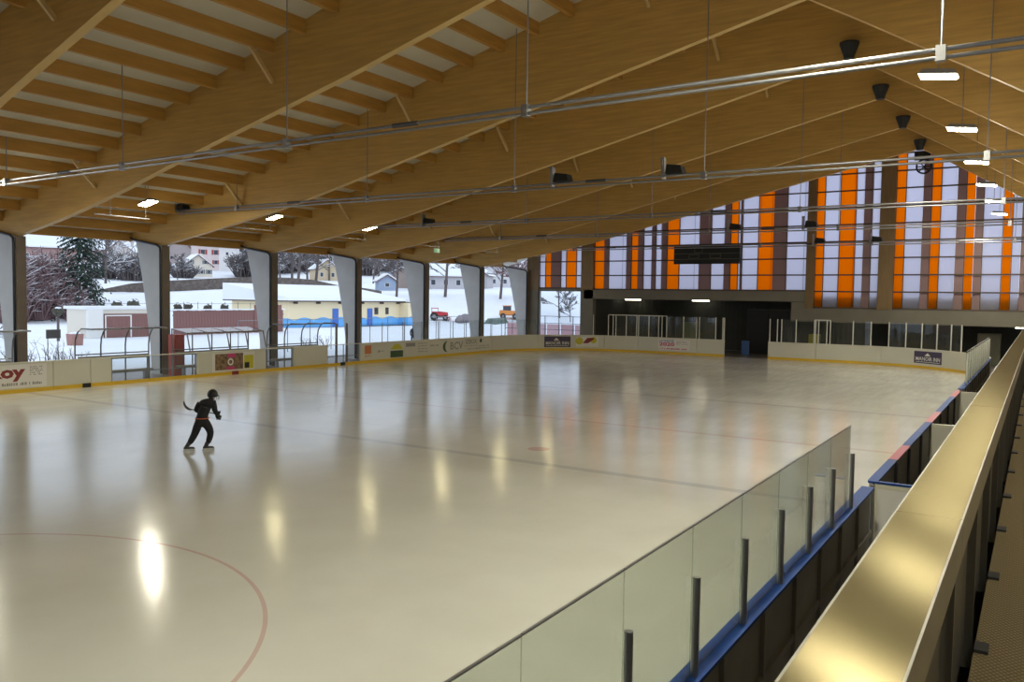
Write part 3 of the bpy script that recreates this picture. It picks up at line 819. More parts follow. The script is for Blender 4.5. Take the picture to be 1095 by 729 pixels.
# ------------------------------------------------------------------ lamps
def lamp(x, y, z, label, tilt, group, lm, hanger=True):
    rt = root('ceiling_lamp', label, 'lamp', (x, y, z), group)
    c, s_ = math.cos(tilt), math.sin(tilt)
    def tr(p): return (x + p[0] * c + p[2] * s_, y + p[1], z - p[0] * s_ + p[2] * c)
    h = MB(); hw, hl, ht = .40, .22, .12
    base = [(-hw, -hl, 0), (hw, -hl, 0), (hw, hl, 0), (-hw, hl, 0), (-hw * .8, -hl * .8, ht), (hw * .8, -hl * .8, ht), (hw * .8, hl * .8, ht), (-hw * .8, hl * .8, ht)]
    h.hexa([tr(p) for p in base]); obj('housing', h, M['grey'], rt)
    d = MB().hexa([tr((px * .9, py * .9, pz)) for px, py, pz in [(-hw, -hl, -.035), (hw, -hl, -.035), (hw, hl, -.035), (-hw, hl, -.035), (-hw, -hl, -.002), (hw, -hl, -.002), (hw, hl, -.002), (-hw, hl, -.002)]])
    obj('diffuser', d, M[lm], rt)
    zc = zpur(x)
    obj('hanger', MB().tube([(x, y, z + .08), (x, y, zc + PH)], .012, 6), M['steel'], rt)
    return rt
words = ['first', 'second', 'third', 'fourth', 'fifth', 'sixth', 'seventh', 'eighth']
for i, k in enumerate(range(-3, 6)):
    y = bay(k) + 2.95
    vis = {0: 'leftmost lit lamp above the open side, over the big conifer', 1: 'second lit lamp from the left above the open side', 2: 'third lit lamp from the left above the open side',
           3: 'fourth lit lamp from the left above the open side', 4: 'fifth lit lamp above the open side', 5: 'farthest lit lamp above the open side'}
    rt = lamp(-31.0, y, 7.52, vis.get(k, 'unseen lit lamp above the open side, %s behind the view' % words[-k - 1]), -.22, 'lamps above the open side', 'lamp_l' if k <= 0 else 'lamp_w')
    obj('support_bar', MB().box(-31.73, -31.67, y - 1.9, y + .5, 6.92, 6.96), M['steel'], rt)
    for yy in (y - 1.2, y + .35):
        obj('rod', MB().tube([(-31.7, yy, 6.95), (-31.7, yy, zpur(-31.7) + PH)], .014, 6), M['steel'], rt)
    vis = {0: 'nearest lit lamp under the right roof slope, largest of its row', 1: 'second lit lamp under the right roof slope', 2: 'third lit lamp under the right roof slope',
           3: 'fourth lit lamp under the right roof slope', 4: 'fifth lit lamp under the right roof slope', 5: 'farthest lit lamp under the right roof slope'}
    lamp(-2.12, bay(k) + 3.05, 8.95, vis.get(k, 'unseen lit lamp under the right roof slope, %s behind the view' % words[-k - 1]), .12, 'lamps under the right roof slope', 'lamp_r')
    lamp(2.6, bay(k) + 3.0, 6.5, 'gallery lamp over the right walkway outside the picture, %s from the near end' % (words + ['ninth'])[i], 0, 'gallery lamps', 'lamp_g')
# green exit sign above the open side
p = on(467, 268, 0, -31.2)
rt = root('exit_sign', 'small pale green exit sign hanging above the open side', 'exit sign', tuple(p))
obj('face', MB().box(p[0] - .02, p[0] + .02, p[1] - .28, p[1] + .28, p[2] - .13, p[2] + .13), mat('exit_green', (.45, .75, .68), .5), rt)
obj('bracket', MB().tube([(p[0], p[1] - .2, p[2] + .13), (p[0], p[1] - .2, zpur(p[0]) + PH)], .012, 6).tube([(p[0], p[1] + .2, p[2] + .13), (p[0], p[1] + .2, zpur(p[0]) + PH)], .012, 6), M['steel'], rt)

# ------------------------------------------------------------------ hanging steel pipe pairs across the hall
pl = ['nearest pair of hanging steel pipes, crossing the whole view', 'second pair of hanging steel pipes, crossing above the scoreboard', 'third pair of hanging steel pipes in front of the windows',
      'fourth pair of hanging steel pipes in front of the windows', 'farthest pair of hanging steel pipes close to the window wall']
for i, (y, za, zb_) in enumerate(((14.6, 7.45, 7.78), (24.1, 7.55, 7.58), (36.2, 7.78, 7.72), (44.15, 7.6, 7.55), (54.0, 7.45, 7.4))):
    rt = root('hanging_pipes', pl[i], 'pipe', (-17, y, za - .3), 'hanging pipe pairs')
    xa, xb = -33.5, 4.2
    zt = lambda x: za + (zb_ - za) * (x - xa) / (xb - xa)
    obj('upper_pipe', MB().tube([(xa, y, zt(xa) + .08), (xb, y, zt(xb) + .08)], .038, 8), M['steel'], rt, smooth=True)
    obj('lower_pipe', MB().tube([(xa, y - .05, zt(xa) - .06), (xb, y - .05, zt(xb) - .06)], .034, 8), M['steel'], rt, smooth=True)
    xs = {0: [-29.5, -22.9, -16, -9.0, -1.45, 3.2], 1: [-29.5, -22, -15.3, -8.6, -1.27, 3.2]}.get(i, [-29, -22.2, -15.4, -8.7, -1.3, 3.2])
    for x in xs:
        top = min(zpur(x) + PH, 20)
        obj('hanger_rod', MB().tube([(x, y, zt(x)), (x, y, top)], .016, 6), M['steel'] , rt)
        obj('clamp', MB().box(x - .07, x + .07, y - .10, y + .05, zt(x) - .11, zt(x) + .13), M['steel'], rt)
    for x in (-26, -12.2):
        obj('joint_sleeve', MB().tube([(x - .35, y, zt(x) + .08), (x + .35, y, zt(x) + .08)], .055, 8), M['steel_dark'], rt)
# loudspeakers and floodlights carried on the pipes
def spk(x, y, z, label, s=1.0):
    rt = root('loudspeaker', label, 'loudspeaker', (x, y, z - .06))
    obj('cabinet', MB().hexa([(x - .28 * s, y - .2, z), (x + .28 * s, y - .2, z), (x + .28 * s, y + .2, z), (x - .28 * s, y + .2, z), (x - .24 * s, y - .16, z + .3 * s), (x + .2 * s, y - .16, z + .24 * s), (x + .2 * s, y + .2, z + .24 * s), (x - .24 * s, y + .2, z + .3 * s)]), M['black'], rt)
    obj('bracket', MB().box(x - .42 * s, x - .38 * s, y - .15, y + .15, z - .12, z + .5 * s).box(x - .32 * s, x - .28 * s, y - .25, y - .22, z - .12, z + .5 * s).box(x - .42 * s, x - .28 * s, y - .22, y - .15, z + .44 * s, z + .5 * s), M['steel'], rt)
spk(-13.4, 24.1, 7.68, 'dark box loudspeaker on the second pipe pair, left of two')
spk(-9.5, 24.1, 7.68, 'dark box loudspeaker on the second pipe pair, right of two')
q = on(459, 250, 1, 36.2); spk(q[0], 36.2, 7.86, 'dark box loudspeaker beside the fourth lamp above the open side')
q = on(196, 226, 1, 24.1); spk(q[0], 24.1, 7.68, 'small dark loudspeaker between the two leftmost lamps', .8)
for px, py, Y, lab in ((787, 240, 44.15, 'dark box loudspeaker above the scoreboard'), (868, 240, 44.15, 'dark box loudspeaker against the middle wall post'),
                       (877, 265, 54.0, 'small dark loudspeaker low in front of the right windows'), (938, 264, 54.0, 'small dark loudspeaker beside the wide wall post'), (606, 270, 54.0, 'small dark loudspeaker in front of the far left windows')):
    q = on(px, py, 1, Y); spk(q[0], Y, {44.15: 7.68, 54.0: 7.53}[Y], lab, 1.1)
# hanging horn loudspeakers under the ridge
for k, wd in ((2, 'nearest'), (3, 'second'), (4, 'third'), (5, 'farthest')):
    y = bay(k) - .5; x = RIDGE; z = 12.25
    rt = root('ridge_speaker', '%s black tapered loudspeaker hanging under the roof ridge' % wd, 'loudspeaker', (x, y, z), 'ridge loudspeakers')
    obj('horn', MB().tube([(x, y, z), (x, y, z + .12), (x, y, z + .5), (x, y, z + .56)], [.17, .19, .33, .33], 12), M['black'], rt)
    obj('arm', MB().tube([(x, y, z + .5), (x, y + .38, z + .62)], .04, 8), M['steel_dark'], rt)
# spoked ring in the gable
q = on(988, 178, 1, 57.6)
rt = root('ventilator', 'dark round spoked ventilator high in the window gable', 'ventilator', tuple(q))
n = 20
obj('ring', MB().tube([(q[0] + .42 * math.cos(2 * math.pi * i / n), 57.6, q[2] + .42 * math.sin(2 * math.pi * i / n)) for i in range(n + 1)], .06, 6), M['black'], rt)
obj('spokes', MB().bar((q[0] - .4, 57.6, q[2]), (q[0] + .4, 57.6, q[2]), .06, .06).bar((q[0] - .28, 57.6, q[2] - .3), (q[0] + .28, 57.6, q[2] + .3), .06, .06).bar((q[0] - .28, 57.6, q[2] + .3), (q[0] + .28, 57.6, q[2] - .3), .06, .06), M['black'], rt)
obj('hood', MB().box(q[0] - .55, q[0] + .35, 57.5, 57.7, q[2] + .42, q[2] + .9), M['black'], rt)
obj('stay', MB().box(q[0] - .05, q[0] + .05, 57.7, 58.05, q[2] - .05, q[2] + .05), M['black'], rt)

# scoreboard
rt = root('scoreboard', 'wide black scoreboard in front of the window wall', 'scoreboard', (-20.2, 57.6, 6.45))
obj('case', MB().box(-22.64, -17.8, 57.5, 57.75, 6.46, 7.74), M['score'], rt)
for z in (6.78, 7.18):
    obj('divider', MB().box(-22.6, -17.84, 57.48, 57.5, z, z + .035), M['scoreline'], rt)
for x0, x1, z0, z1 in ((-21.5, -20.75, 6.86, 7.14), (-19.95, -19.15, 6.86, 7.14), (-21.1, -20.5, 7.26, 7.66)):
    obj('digit_frame', MB().box(x0, x1, 57.485, 57.5, z0, z0 + .03).box(x0, x1, 57.485, 57.5, z1 - .03, z1).box(x0, x0 + .03, 57.485, 57.5, z0 + .03, z1 - .03).box(x1 - .03, x1, 57.485, 57.5, z0 + .03, z1 - .03), M['scoreline'], rt)
for x in (-22, -18.5):
    obj('bracket', MB().box(x - .04, x + .04, 57.75, 58.05, 7.0, 7.1), M['steel_dark'], rt)

# ------------------------------------------------------------------ bench shelters and fittings beyond the left boards
def shelter(y0, y1, label, curved=True, ztop=2.32):
    rt = root('bench_shelter', label, 'bench shelter', (-33.4, (y0 + y1) / 2, -.04))
    xf, xb = -32.75, -33.95
    n = max(2, int(round((y1 - y0) / 1.15)))
    def prof(y):
        if curved: return [(xb, y, -.04), (xb, y, 1.55), (xb + .06, y, 1.9), (xb + .22, y, 2.16), (xb + .5, y, ztop), (xf + .15, y, ztop)]
        return [(xb, y, -.04), (xb, y, ztop), (xf - .1, y, ztop - .18), (xf + .12, y, BH + .05)]
    for i in range(n + 1):
        y = y0 + (y1 - y0) * i / n
        obj('hoop', MB().tube(prof(y), .035, 6), M['alu'], rt)
    for i in range(n):
        a, b = y0 + (y1 - y0) * i / n + .03, y0 + (y1 - y0) * (i + 1) / n - .03
        pf = prof(0)[1 if not curved else 0:]
        if not curved: pf = [(xb, 0, .3)] + pf[:-1]
        mbp = MB()
        for p_, q_ in zip(pf[:-1], pf[1:]):
            k = len(mbp.v); mbp.v += [(p_[0], a, max(p_[2], .3)), (q_[0], a, q_[2]), (q_[0], b, q_[2]), (p_[0], b, max(p_[2], .3))]; mbp.f.append((k, k + 1, k + 2, k + 3)); mbp.m.append(0)
        obj('pane', mbp, M['clear'], rt)
    pe = prof(0)[-1] if curved else prof(0)[2]
    obj('front_rail', MB().tube([(pe[0], y0, pe[2]), (pe[0], y1, pe[2])], .035, 6), M['alu'], rt)
    obj('back_rail', MB().tube([(xb, y0, 1.2), (xb, y1, 1.2)], .03, 6), M['alu'], rt)
    obj('bench_seat', MB().box(xb + .1, xb + .5, y0 + .1, y1 - .1, .42, .48), M['boardback'], rt)
    obj('bench_back', MB().box(xb + .05, xb + .09, y0 + .1, y1 - .1, .95, 1.12), M['boardback'], rt)
    for y in (y0 + .4, y1 - .4): obj('bench_leg', MB().box(xb + .2, xb + .4, y - .03, y + .03, -.04, .42), M['alu'], rt)
shelter(19.4, 22.8, 'leftmost bench shelter with curved clear roof behind the boards')
shelter(24.0, 28.4, 'middle bench shelter with slanted front legs behind the picture advert', False, 2.2)
shelter(29.6, 33.2, 'right bench shelter with curved clear roof behind the blank board')
shelter(13.2, 16.9, 'bench shelter cut by the left picture edge')
rt = root('red_cabinet', 'red cabinet beside the second column', 'cabinet', (-34.4, 24.55, -.04))
obj('body', MB().box(-34.65, -34.2, 24.3, 24.85, -.04, 1.9), mat('cabinet_red', (.42, .06, .05), .5), rt)
obj('door', MB().box(-34.2, -34.18, 24.34, 24.81, .1, 1.85), mat('cabinet_red_door', (.36, .05, .05), .5), rt)
obj('handle', MB().box(-34.18, -34.15, 24.75, 24.78, .9, 1.1), M['steel'], rt)
q = on(1000, 365, 1, 62.0)
o = obj('yellow_crate', MB().box(-13.9, -13.2, 61.5, 62.1, -.04, .12).box(-13.9, -13.85, 61.5, 62.1, .12, 1.55).box(-13.25, -13.2, 61.5, 62.1, .12, 1.55).box(-13.85, -13.25, 61.5, 61.55, .12, 1.55).box(-13.85, -13.25, 62.05, 62.1, .12, 1.55), M['yellow'], None)
tag(o, 'dull yellow crate behind the far right glass', 'crate')
o = obj('cupboard', MB().box(-3.3, -2.0, 61, 61.8, -.04, 2.0).box(-3.25, -2.68, 60.97, 61, .05, 1.95).box(-2.62, -2.05, 60.97, 61, .05, 1.95), mat('olive_cupboard', (.28, .28, .2), .6), None)
tag(o, 'pale olive cupboard behind the far right corner glass', 'cupboard')
o = obj('cupboard', MB().box(-24.0, -22.8, 63.2, 64.0, -.04, 2.1).box(-23.95, -23.43, 63.17, 63.2, .05, 2.05).box(-23.37, -22.85, 63.17, 63.2, .05, 2.05), mat('green_cupboard', (.22, .24, .10), .6), None)
tag(o, 'olive green cupboard in the recess above the 2020 sign', 'cupboard')

# ------------------------------------------------------------------ people
M['cloth'] = mat('black_clothing', (.018, .018, .022), .8, noise=.3, scale=12)
M['trouser'] = mat('dark_trousers', (.016, .016, .02), .85)
M['skin'] = mat('skin', (.52, .33, .24), .55)
M['helmet'] = mat('black_helmet', (.01, .01, .012), .3)
M['stripe'] = mat('orange_stripe', (.60, .13, .03), .6)
M['boot'] = mat('skate_boot', (.05, .05, .05), .45)
M['blade'] = mat('skate_blade', (.75, .75, .75), .25, metal=.9)
M['stick'] = mat('stick_grey', (.10, .09, .09), .5)
M['navy'] = mat('navy_coat', (.02, .03, .06), .8)
def body(name, joints, edges, fr, parent, matf, mats, rootj='pelvis'):
    """one continuous skinned figure; joints {name:(u,v,z,r)} in the frame fr(u,v,z)->world"""
    names = list(joints)
    me = bpy.data.meshes.new(name)
    me.from_pydata([fr(*joints[k][:3]) for k in names], [(names.index(a), names.index(b)) for a, b in edges], [])
    o = bpy.data.objects.new(name, me); COL.objects.link(o)
    sk = o.modifiers.new('skin', 'SKIN'); sk.use_smooth_shade = True
    for i, k in enumerate(names):
        r = joints[k][3]; d = me.skin_vertices[0].data[i]
        d.radius = r if isinstance(r, tuple) else (r, r); d.use_root = (k == rootj)
    o.modifiers.new('sub', 'SUBSURF').levels = 2
    dg = bpy.context.evaluated_depsgraph_get()
    m2 = bpy.data.meshes.new_from_object(o.evaluated_get(dg)); m2.name = name
    bpy.data.objects.remove(o)
    off = ORG[parent]
    m2.materials.clear()
    for m in mats: m2.materials.append(m)
    for p in m2.polygons: p.material_index = matf(p.center); p.use_smooth = True
    for v in m2.vertices: v.co -= off
    ob = bpy.data.objects.new(name, m2); COL.objects.link(ob); ob.parent = parent; ORG[ob] = off
    return ob
SK = on(212, 482, 2, 0)
ur = np.array([.84, .54, 0]); ur /= np.linalg.norm(ur); vr = np.array([-.54, .84, 0]) / np.linalg.norm([.54, .84])
def fs(u, v, z): return tuple(SK + ur * u + vr * v + np.array([0, 0, z]))
sk = root('person', 'skater in black with dark helmet and orange waist stripe holding a hockey stick', 'person', tuple(SK))
J = {'pelvis': (.09, 0, .74, (.155, .135)), 'waist': (.10, .01, .84, (.155, .135)), 'belly': (.115, .03, .95, (.165, .14)), 'chest': (.15, .06, 1.08, (.18, .15)),
     'upper': (.20, .09, 1.18, (.15, .125)), 'neck': (.265, .12, 1.255, .062), 'head': (.30, .145, 1.33, .088), 'crown': (.315, .155, 1.43, .07),
     'lsh': (.03, .06, 1.185, .09), 'lel': (-.075, .06, .985, .072), 'lwr': (.02, .30, .93, .046), 'lhand': (.07, .36, .925, .05),
     'rsh': (.335, .12, 1.185, .088), 'rel': (.375, .10, .99, .07), 'rwr': (.395, .20, .88, .048), 'rhand': (.405, .24, .83, .05),
     'lhip': (.005, .0, .69, .105), 'lthigh': (-.05, .04, .54, .11), 'lkn': (-.11, .05, .39, .088), 'lcalf': (-.165, .0, .27, .082), 'lan': (-.215, -.04, .16, .066),
     'rhip': (.18, .02, .69, .105), 'rthigh': (.225, .08, .57, .108), 'rkn': (.262, .14, .44, .088), 'rcalf': (.235, .12, .29, .082), 'ran': (.20, .09, .16, .066)}
Ed = [('pelvis', 'waist'), ('waist', 'belly'), ('belly', 'chest'), ('chest', 'upper'), ('upper', 'neck'), ('neck', 'head'), ('head', 'crown'),
      ('upper', 'lsh'), ('lsh', 'lel'), ('lel', 'lwr'), ('lwr', 'lhand'), ('upper', 'rsh'), ('rsh', 'rel'), ('rel', 'rwr'), ('rwr', 'rhand'),
      ('pelvis', 'lhip'), ('lhip', 'lthigh'), ('lthigh', 'lkn'), ('lkn', 'lcalf'), ('lcalf', 'lan'), ('pelvis', 'rhip'), ('rhip', 'rthigh'), ('rthigh', 'rkn'), ('rkn', 'rcalf'), ('rcalf', 'ran')]
body('body', J, Ed, fs, sk, lambda c: 2 if c.z > 1.28 and (c.x - SK[0]) * .1 + (c.y - SK[1]) > .27 else (0 if c.z > .80 else 1), [M['cloth'], M['trouser'], M['skin']])
# helmet: shell, ear guards, cage
def shell(c, r, up, zc):
    mb = MB(); nu, nv = 18, 9
    for j in range(nv + 1):
        th = math.pi * .62 * j / nv
        for i in range(nu):
            ph = 2 * math.pi * i / nu
            mb.v.append(fs(c[0] + r[0] * math.sin(th) * math.cos(ph), c[1] + r[1] * math.sin(th) * math.sin(ph), c[2] + r[2] * math.cos(th)))
    for j in range(nv):
        for i in range(nu):
            mb.f.append((j * nu + i, (j + 1) * nu + i, (j + 1) * nu + (i + 1) % nu, j * nu + (i + 1) % nu)); mb.m.append(0)
    return mb
hl = obj('helmet', shell((.305, .145, 1.375), (.128, .138, .142), None, 0), M['helmet'], sk, smooth=True)
for k in range(4):
    a = math.radians(-35 + k * 25)
    obj('cage_bar', MB().tube([fs(.305 + .12 * math.cos(a) * .6, .145 + .13, 1.40), fs(.305 + .13 * math.cos(a + .9), .145 + .15, 1.31), fs(.32 + .1 * math.cos(a + .9), .145 + .12, 1.24)], .005, 5), M['steel_dark'], hl)
# face features turned to the far right
obj('nose', MB().ellipsoid(fs(.345, .235, 1.335), (.016, .016, .022), 8, 6), M['skin'], sk)
# waist stripe: a band around the jacket hem
mb = MB(); n = 20
for i in range(n):
    a = 2 * math.pi * i / n
    for dz, rr in ((-.012, 1.0), (.012, 1.0)): mb.v.append(fs(.098 + .168 * math.cos(a), .008 + .148 * math.sin(a), .812 + dz + .0 * math.cos(a)))
mb.f = [(2 * i, 2 * ((i + 1) % n), 2 * ((i + 1) % n) + 1, 2 * i + 1) for i in range(n)]; mb.m = [0] * n
obj('waist_stripe', mb, M['stripe'], sk)
def glove(h, d, nm):
    """padded glove: palm, four curled fingers, thumb"""
    h = Vector(fs(*h)); d = Vector(d).normalized(); side = d.cross(Vector((0, 0, 1))).normalized(); upv = side.cross(d)
    g = obj(nm, MB().ellipsoid(h, (.062, .062, .075), 12, 8), M['helmet'], sk, smooth=True)
    for k in range(4):
        b0 = h + side * (-.045 + .03 * k) + d * .03
        obj('finger', MB().tube([b0, b0 + d * .055 + upv * -.01, b0 + d * (.075 - .006 * abs(k - 1)) + upv * -.05, b0 + d * .045 + upv * -.075], [.017, .018, .016, .012], 7), M['helmet'], g)
    t0 = h + side * .055
    obj('thumb', MB().tube([t0, t0 + d * .04 + side * .015, t0 + d * .06 + upv * -.04], [.018, .018, .013], 7), M['helmet'], g)
    obj('cuff', MB().tube([h + Vector((0, 0, .05)), h + Vector((0, 0, .12))], [.06, .072], 10), M['helmet'], g)
glove((.405, .22, .84), vr - np.array([0, 0, .4]), 'glove'); glove((.07, .36, .925), ur * -.3 + vr * .5, 'glove')
def skate(u, v, ang, lean):
    c, s_ = math.cos(ang), math.sin(ang)
    def f(a, b, z): return fs(u + a * c - b * s_, v + a * s_ + b * c, z)
    g = obj('skate_boot', MB().hexa([f(-.10, -.04, .06), f(.17, -.035, .06), f(.17, .035, .06), f(-.10, .04, .06), f(-.09, -.035, .11), f(.13, -.03, .10), f(.13, .03, .10), f(-.09, .035, .11)])
            .tube([f(-.04, 0, .08), f(-.03 + lean * .3, 0, .13), f(-.02 + lean, 0, .20)], [.052, .05, .056], 10), M['boot'], sk)
    obj('skate_holder', MB().hexa([f(-.09, -.015, .03), f(.15, -.015, .03), f(.15, .015, .03), f(-.09, .015, .03), f(-.10, -.03, .062), f(.16, -.03, .062), f(.16, .03, .062), f(-.10, .03, .062)]), M['signwhite'], g)
    obj('skate_blade', MB().hexa([f(-.11, -.003, 0), f(.16, -.003, 0), f(.16, .003, 0), f(-.11, .003, 0), f(-.12, -.003, .035), f(.18, -.003, .035), f(.18, .003, .035), f(-.12, .003, .035)]), M['blade'], g)
skate(-.235, -.05, .35, .05); skate(.19, .08, .35, .03)
st = root('hockey_stick', 'hockey stick held level behind the skater, blade curving up', 'hockey stick', fs(-.3, .3, .94))
pts = [fs(.38, .30, .86), fs(.07, .345, .925), fs(-.12, .30, .965), fs(-.26, .24, .985)]
obj('shaft', MB().tube(pts, .014, 6), M['stick'], st)
bl = [(-.26, .24, .985, .022), (-.33, .21, 1.01, .032), (-.39, .185, 1.07, .036), (-.42, .17, 1.15, .034), (-.425, .165, 1.20, .022)]
mb = MB()
for u, v, z, h in bl:
    mb.v += [fs(u, v - .006, z - h), fs(u, v + .006, z - h), fs(u + h * .8, v + .006, z + h * .6), fs(u + h * .8, v - .006, z + h * .6)]
for i in range(len(bl) - 1):
    a = 4 * i
    for k in range(4): mb.f.append((a + k, a + (k + 1) % 4, a + 4 + (k + 1) % 4, a + 4 + k)); mb.m.append(0)
mb.f += [(3, 2, 1, 0), (a + 4, a + 5, a + 6, a + 7)]; mb.m += [0, 0]
obj('blade', mb, M['stick'], st)

# ------------------------------------------------------------------ outside: snow field and hillside
def terrain(x, y):
    r = math.hypot(x, y)
    z = float(np.interp(r, (0, 121, 137, 200, 280, 330, 420, 560, 700), (0, 0, 4.2, 6.0, 9.0, 15.5, 31.0, 62.0, 95.0)))
    z += .35 * math.sin(x * .11 + 1.3) * math.sin(y * .09) * smooth(45, 90, -x + max(0, y - 60)) * (.5 + .004 * max(0, r - 110))
    return z - .12
mb = MB(); xs = [-38.6 - 1.5 * i for i in range(8)] + list(np.linspace(-52, -130, 40)) + list(np.linspace(-136, -600, 70)); ys = list(np.linspace(-60, 560, 150))
for x in xs:
    for y in ys: mb.v.append((x, y, terrain(x, y)))
ny = len(ys)
for i in range(len(xs) - 1):
    for j in range(ny - 1):
        mb.f.append((i * ny + j, i * ny + j + 1, (i + 1) * ny + j + 1, (i + 1) * ny + j)); mb.m.append(0)
xs2 = list(np.linspace(-38.6, 60, 26)); ys2 = [64.7] + list(np.linspace(70, 560, 110))
b0 = len(mb.v); n2 = len(ys2)
for x in xs2:
    for y in ys2: mb.v.append((x, y, terrain(x, y)))
for i in range(len(xs2) - 1):
    for j in range(n2 - 1):
        mb.f.append((b0 + i * n2 + j, b0 + (i + 1) * n2 + j, b0 + (i + 1) * n2 + j + 1, b0 + i * n2 + j + 1)); mb.m.append(0)
tag(obj('snow_ground', mb, M['snow'], loc=(0, 0, 0), smooth=True), kind='structure')
mb = MB().box(-38.6, -29.6, 58.5, 64.7, -.3, -.13)
tag(obj('snow_yard', mb, M['snow'], loc=(0, 0, 0)), kind='structure')
def place(px, py):
    """point of the snow field seen at this direction"""
    best = None
    for r in np.arange(45, 560, 1.0):
        d = ray(px, py)[:2]; d = d / np.linalg.norm(d); x, y = d * r
        if x > -37 and y < 59: continue
        z = terrain(x, y); e = abs(proj((x, y, z))[1] - py)
        if best is None or e < best[0]: best = (e, x, y, z)
    return np.array(best[1:])
def face_rot(p): return math.atan2(p[1], p[0]) - math.pi / 2      # local -y looks back at the hall

# low yellow and blue pool building
M['yellowwall'] = mat('cream_yellow_render', (.78, .60, .34), .8, noise=.06, scale=1)
def wave_wall():
    m, t, b = nt('yellow_wall_blue_waves')
    tc = t.nodes.new('ShaderNodeTexCoord'); sp = t.nodes.new('ShaderNodeSeparateXYZ'); t.links.new(tc.outputs['Object'], sp.inputs[0])
    def mth(op, a, c):
        n = t.nodes.new('ShaderNodeMath'); n.operation = op
        for i, v in enumerate((a, c)):
            if v is None: continue
            if isinstance(v, (int, float)): n.inputs[i].default_value = v
            else: t.links.new(v, n.inputs[i])
        return n.outputs[0]
    wv = mth('ABSOLUTE', mth('SINE', mth('MULTIPLY', sp.outputs['Y'], 1.0), None), None)
    lim = mth('SUBTRACT', 1.45, mth('MULTIPLY', wv, .3))
    lt = mth('LESS_THAN', sp.outputs['Z'], mth('ADD', .85, mth('MULTIPLY', wv, .35)))
    mx = t.nodes.new('ShaderNodeMix'); mx.data_type = 'RGBA'; t.links.new(lt, mx.inputs[0])
    mx.inputs[6].default_value = (.88, .74, .48, 1); mx.inputs[7].default_value = (.15, .44, .82, 1)
    t.links.new(mx.outputs[2], b.inputs['Base Color']); b.inputs['Roughness'].default_value = .8
    return m
M['wavewall'] = wave_wall()
M['bluedoor'] = mat('blue_door', (.06, .16, .52), .6)
M['plank'] = mat('red_brown_planks', (.26, .125, .11), .75, noise=.25, scale=3, stretch=(1, 4, .4))
M['darkwood'] = mat('dark_wood', (.10, .07, .06), .8)
rt = root('pool_building', 'low cream building with blue wave painting and thick snow on its roof', 'building', (-75, 79, -.12))
obj('wall', MB().box(-85, -75, 68.6, 88.9, -.12, 3.0), M['wavewall'], rt)
obj('wing_wall', MB().box(-85, -73.5, 88.9, 92.0, -.12, 2.9), M['wavewall'], rt)
obj('eave', MB().box(-86, -74.3, 68.0, 89.3, 3.0, 3.14), M['darkwood'], rt)
obj('roof_snow', MB().hexa([(-86, 68.0, 3.14), (-74.3, 68.0, 3.14), (-74.3, 89.6, 3.14), (-86, 89.6, 3.14), (-86, 68.0, 5.2), (-74.6, 68.2, 3.5), (-74.6, 89.3, 3.5), (-86, 89.6, 5.2)]), M['snow'], rt)
obj('wing_eave', MB().box(-84, -72.9, 89.6, 92.6, 2.9, 3.02), M['darkwood'], rt)
obj('wing_snow', MB().hexa([(-84, 89.7, 3.02), (-72.9, 89.7, 3.02), (-72.9, 92.6, 3.02), (-84, 92.6, 3.02), (-84, 89.7, 3.9), (-73.1, 89.8, 3.3), (-73.1, 92.4, 3.2), (-84, 92.4, 3.6)]), M['snow'], rt)
for ya, yb in ((75.9, 76.9), (82.3, 83.25)): 
    d = obj('door', MB().box(-75, -74.92, ya, yb, -.1, 2.15), M['bluedoor'], rt)
    obj('door_handle', MB().box(-74.92, -74.86, yb - .15, yb - .08, .95, 1.05), M['steel'], d)
for ya, yb in ((83.7, 84.4), (85.9, 86.5)):
    d = obj('window', MB().box(-75, -74.93, ya, yb, 1.35, 2.25), M['darkwood'], rt); obj('window_pane', MB().box(-74.93, -74.91, ya + .08, yb - .08, 1.43, 2.17), M['pane'], d)
for y in (69.5, 73.2, 77.0, 81.0, 84.8, 88.2): obj('rafter_end', MB().box(-75, -74.35, y - .07, y + .07, 2.75, 3.0), M['darkwood'], rt)
# plank fence and shed front
rt = root('plank_fence', 'long red-brown plank fence across the snow field', 'fence', (-68, 57, -.12))
pk = MB().box(0, .05, .005, .335, 0, 2.3).mesh('plank', M['plank'])
y = 48.2
while y < 61.4:
    inst('plank', pk, rt, (-68, y, -.1 + random.uniform(-.02, .02))); y += .34
obj('rail', MB().box(-68.08, -68, 48.2, 61.6, .4, .5).box(-68.08, -68, 48.2, 61.6, 1.7, 1.8), M['darkwood'], rt)
obj('snow_cap', MB().box(-68.12, -67.9, 48.2, 61.7, 2.22, 2.33), M['snow'], rt)
obj('raised_panel', MB().box(-67.95, -67.88, 57.6, 61.2, -.1, 2.75), M['plank'], rt)
rt = root('shed', 'cream shed with red-brown plank front behind the leftmost shelter', 'shed', (-68, 43.5, -.12))
obj('wall', MB().box(-71, -68.1, 39.9, 47.6, -.12, 2.35), mat('cream_shed', (.74, .68, .58), .8), rt)
obj('roof_snow', MB().box(-71.2, -67.9, 39.7, 47.8, 2.35, 2.6), M['snow'], rt)
for i in range(19): inst('plank', pk, rt, (-68.08, 41.3 + i * .335, -.35))
dd = obj('door', MB().box(-68.03, -67.98, 41.6, 43.9, -.1, 1.75), M['plank'], rt)
obj('door_frame', MB().box(-67.98, -67.94, 41.5, 41.62, -.1, 1.85).box(-67.98, -67.94, 43.88, 44.0, -.1, 1.85).box(-67.98, -67.94, 41.62, 43.88, 1.75, 1.85), M['signwhite'], dd)
obj('corner_wall', MB().box(-68.1, -67.7, 39.9, 41.2, -.12, 2.35), M['signwhite'], rt)

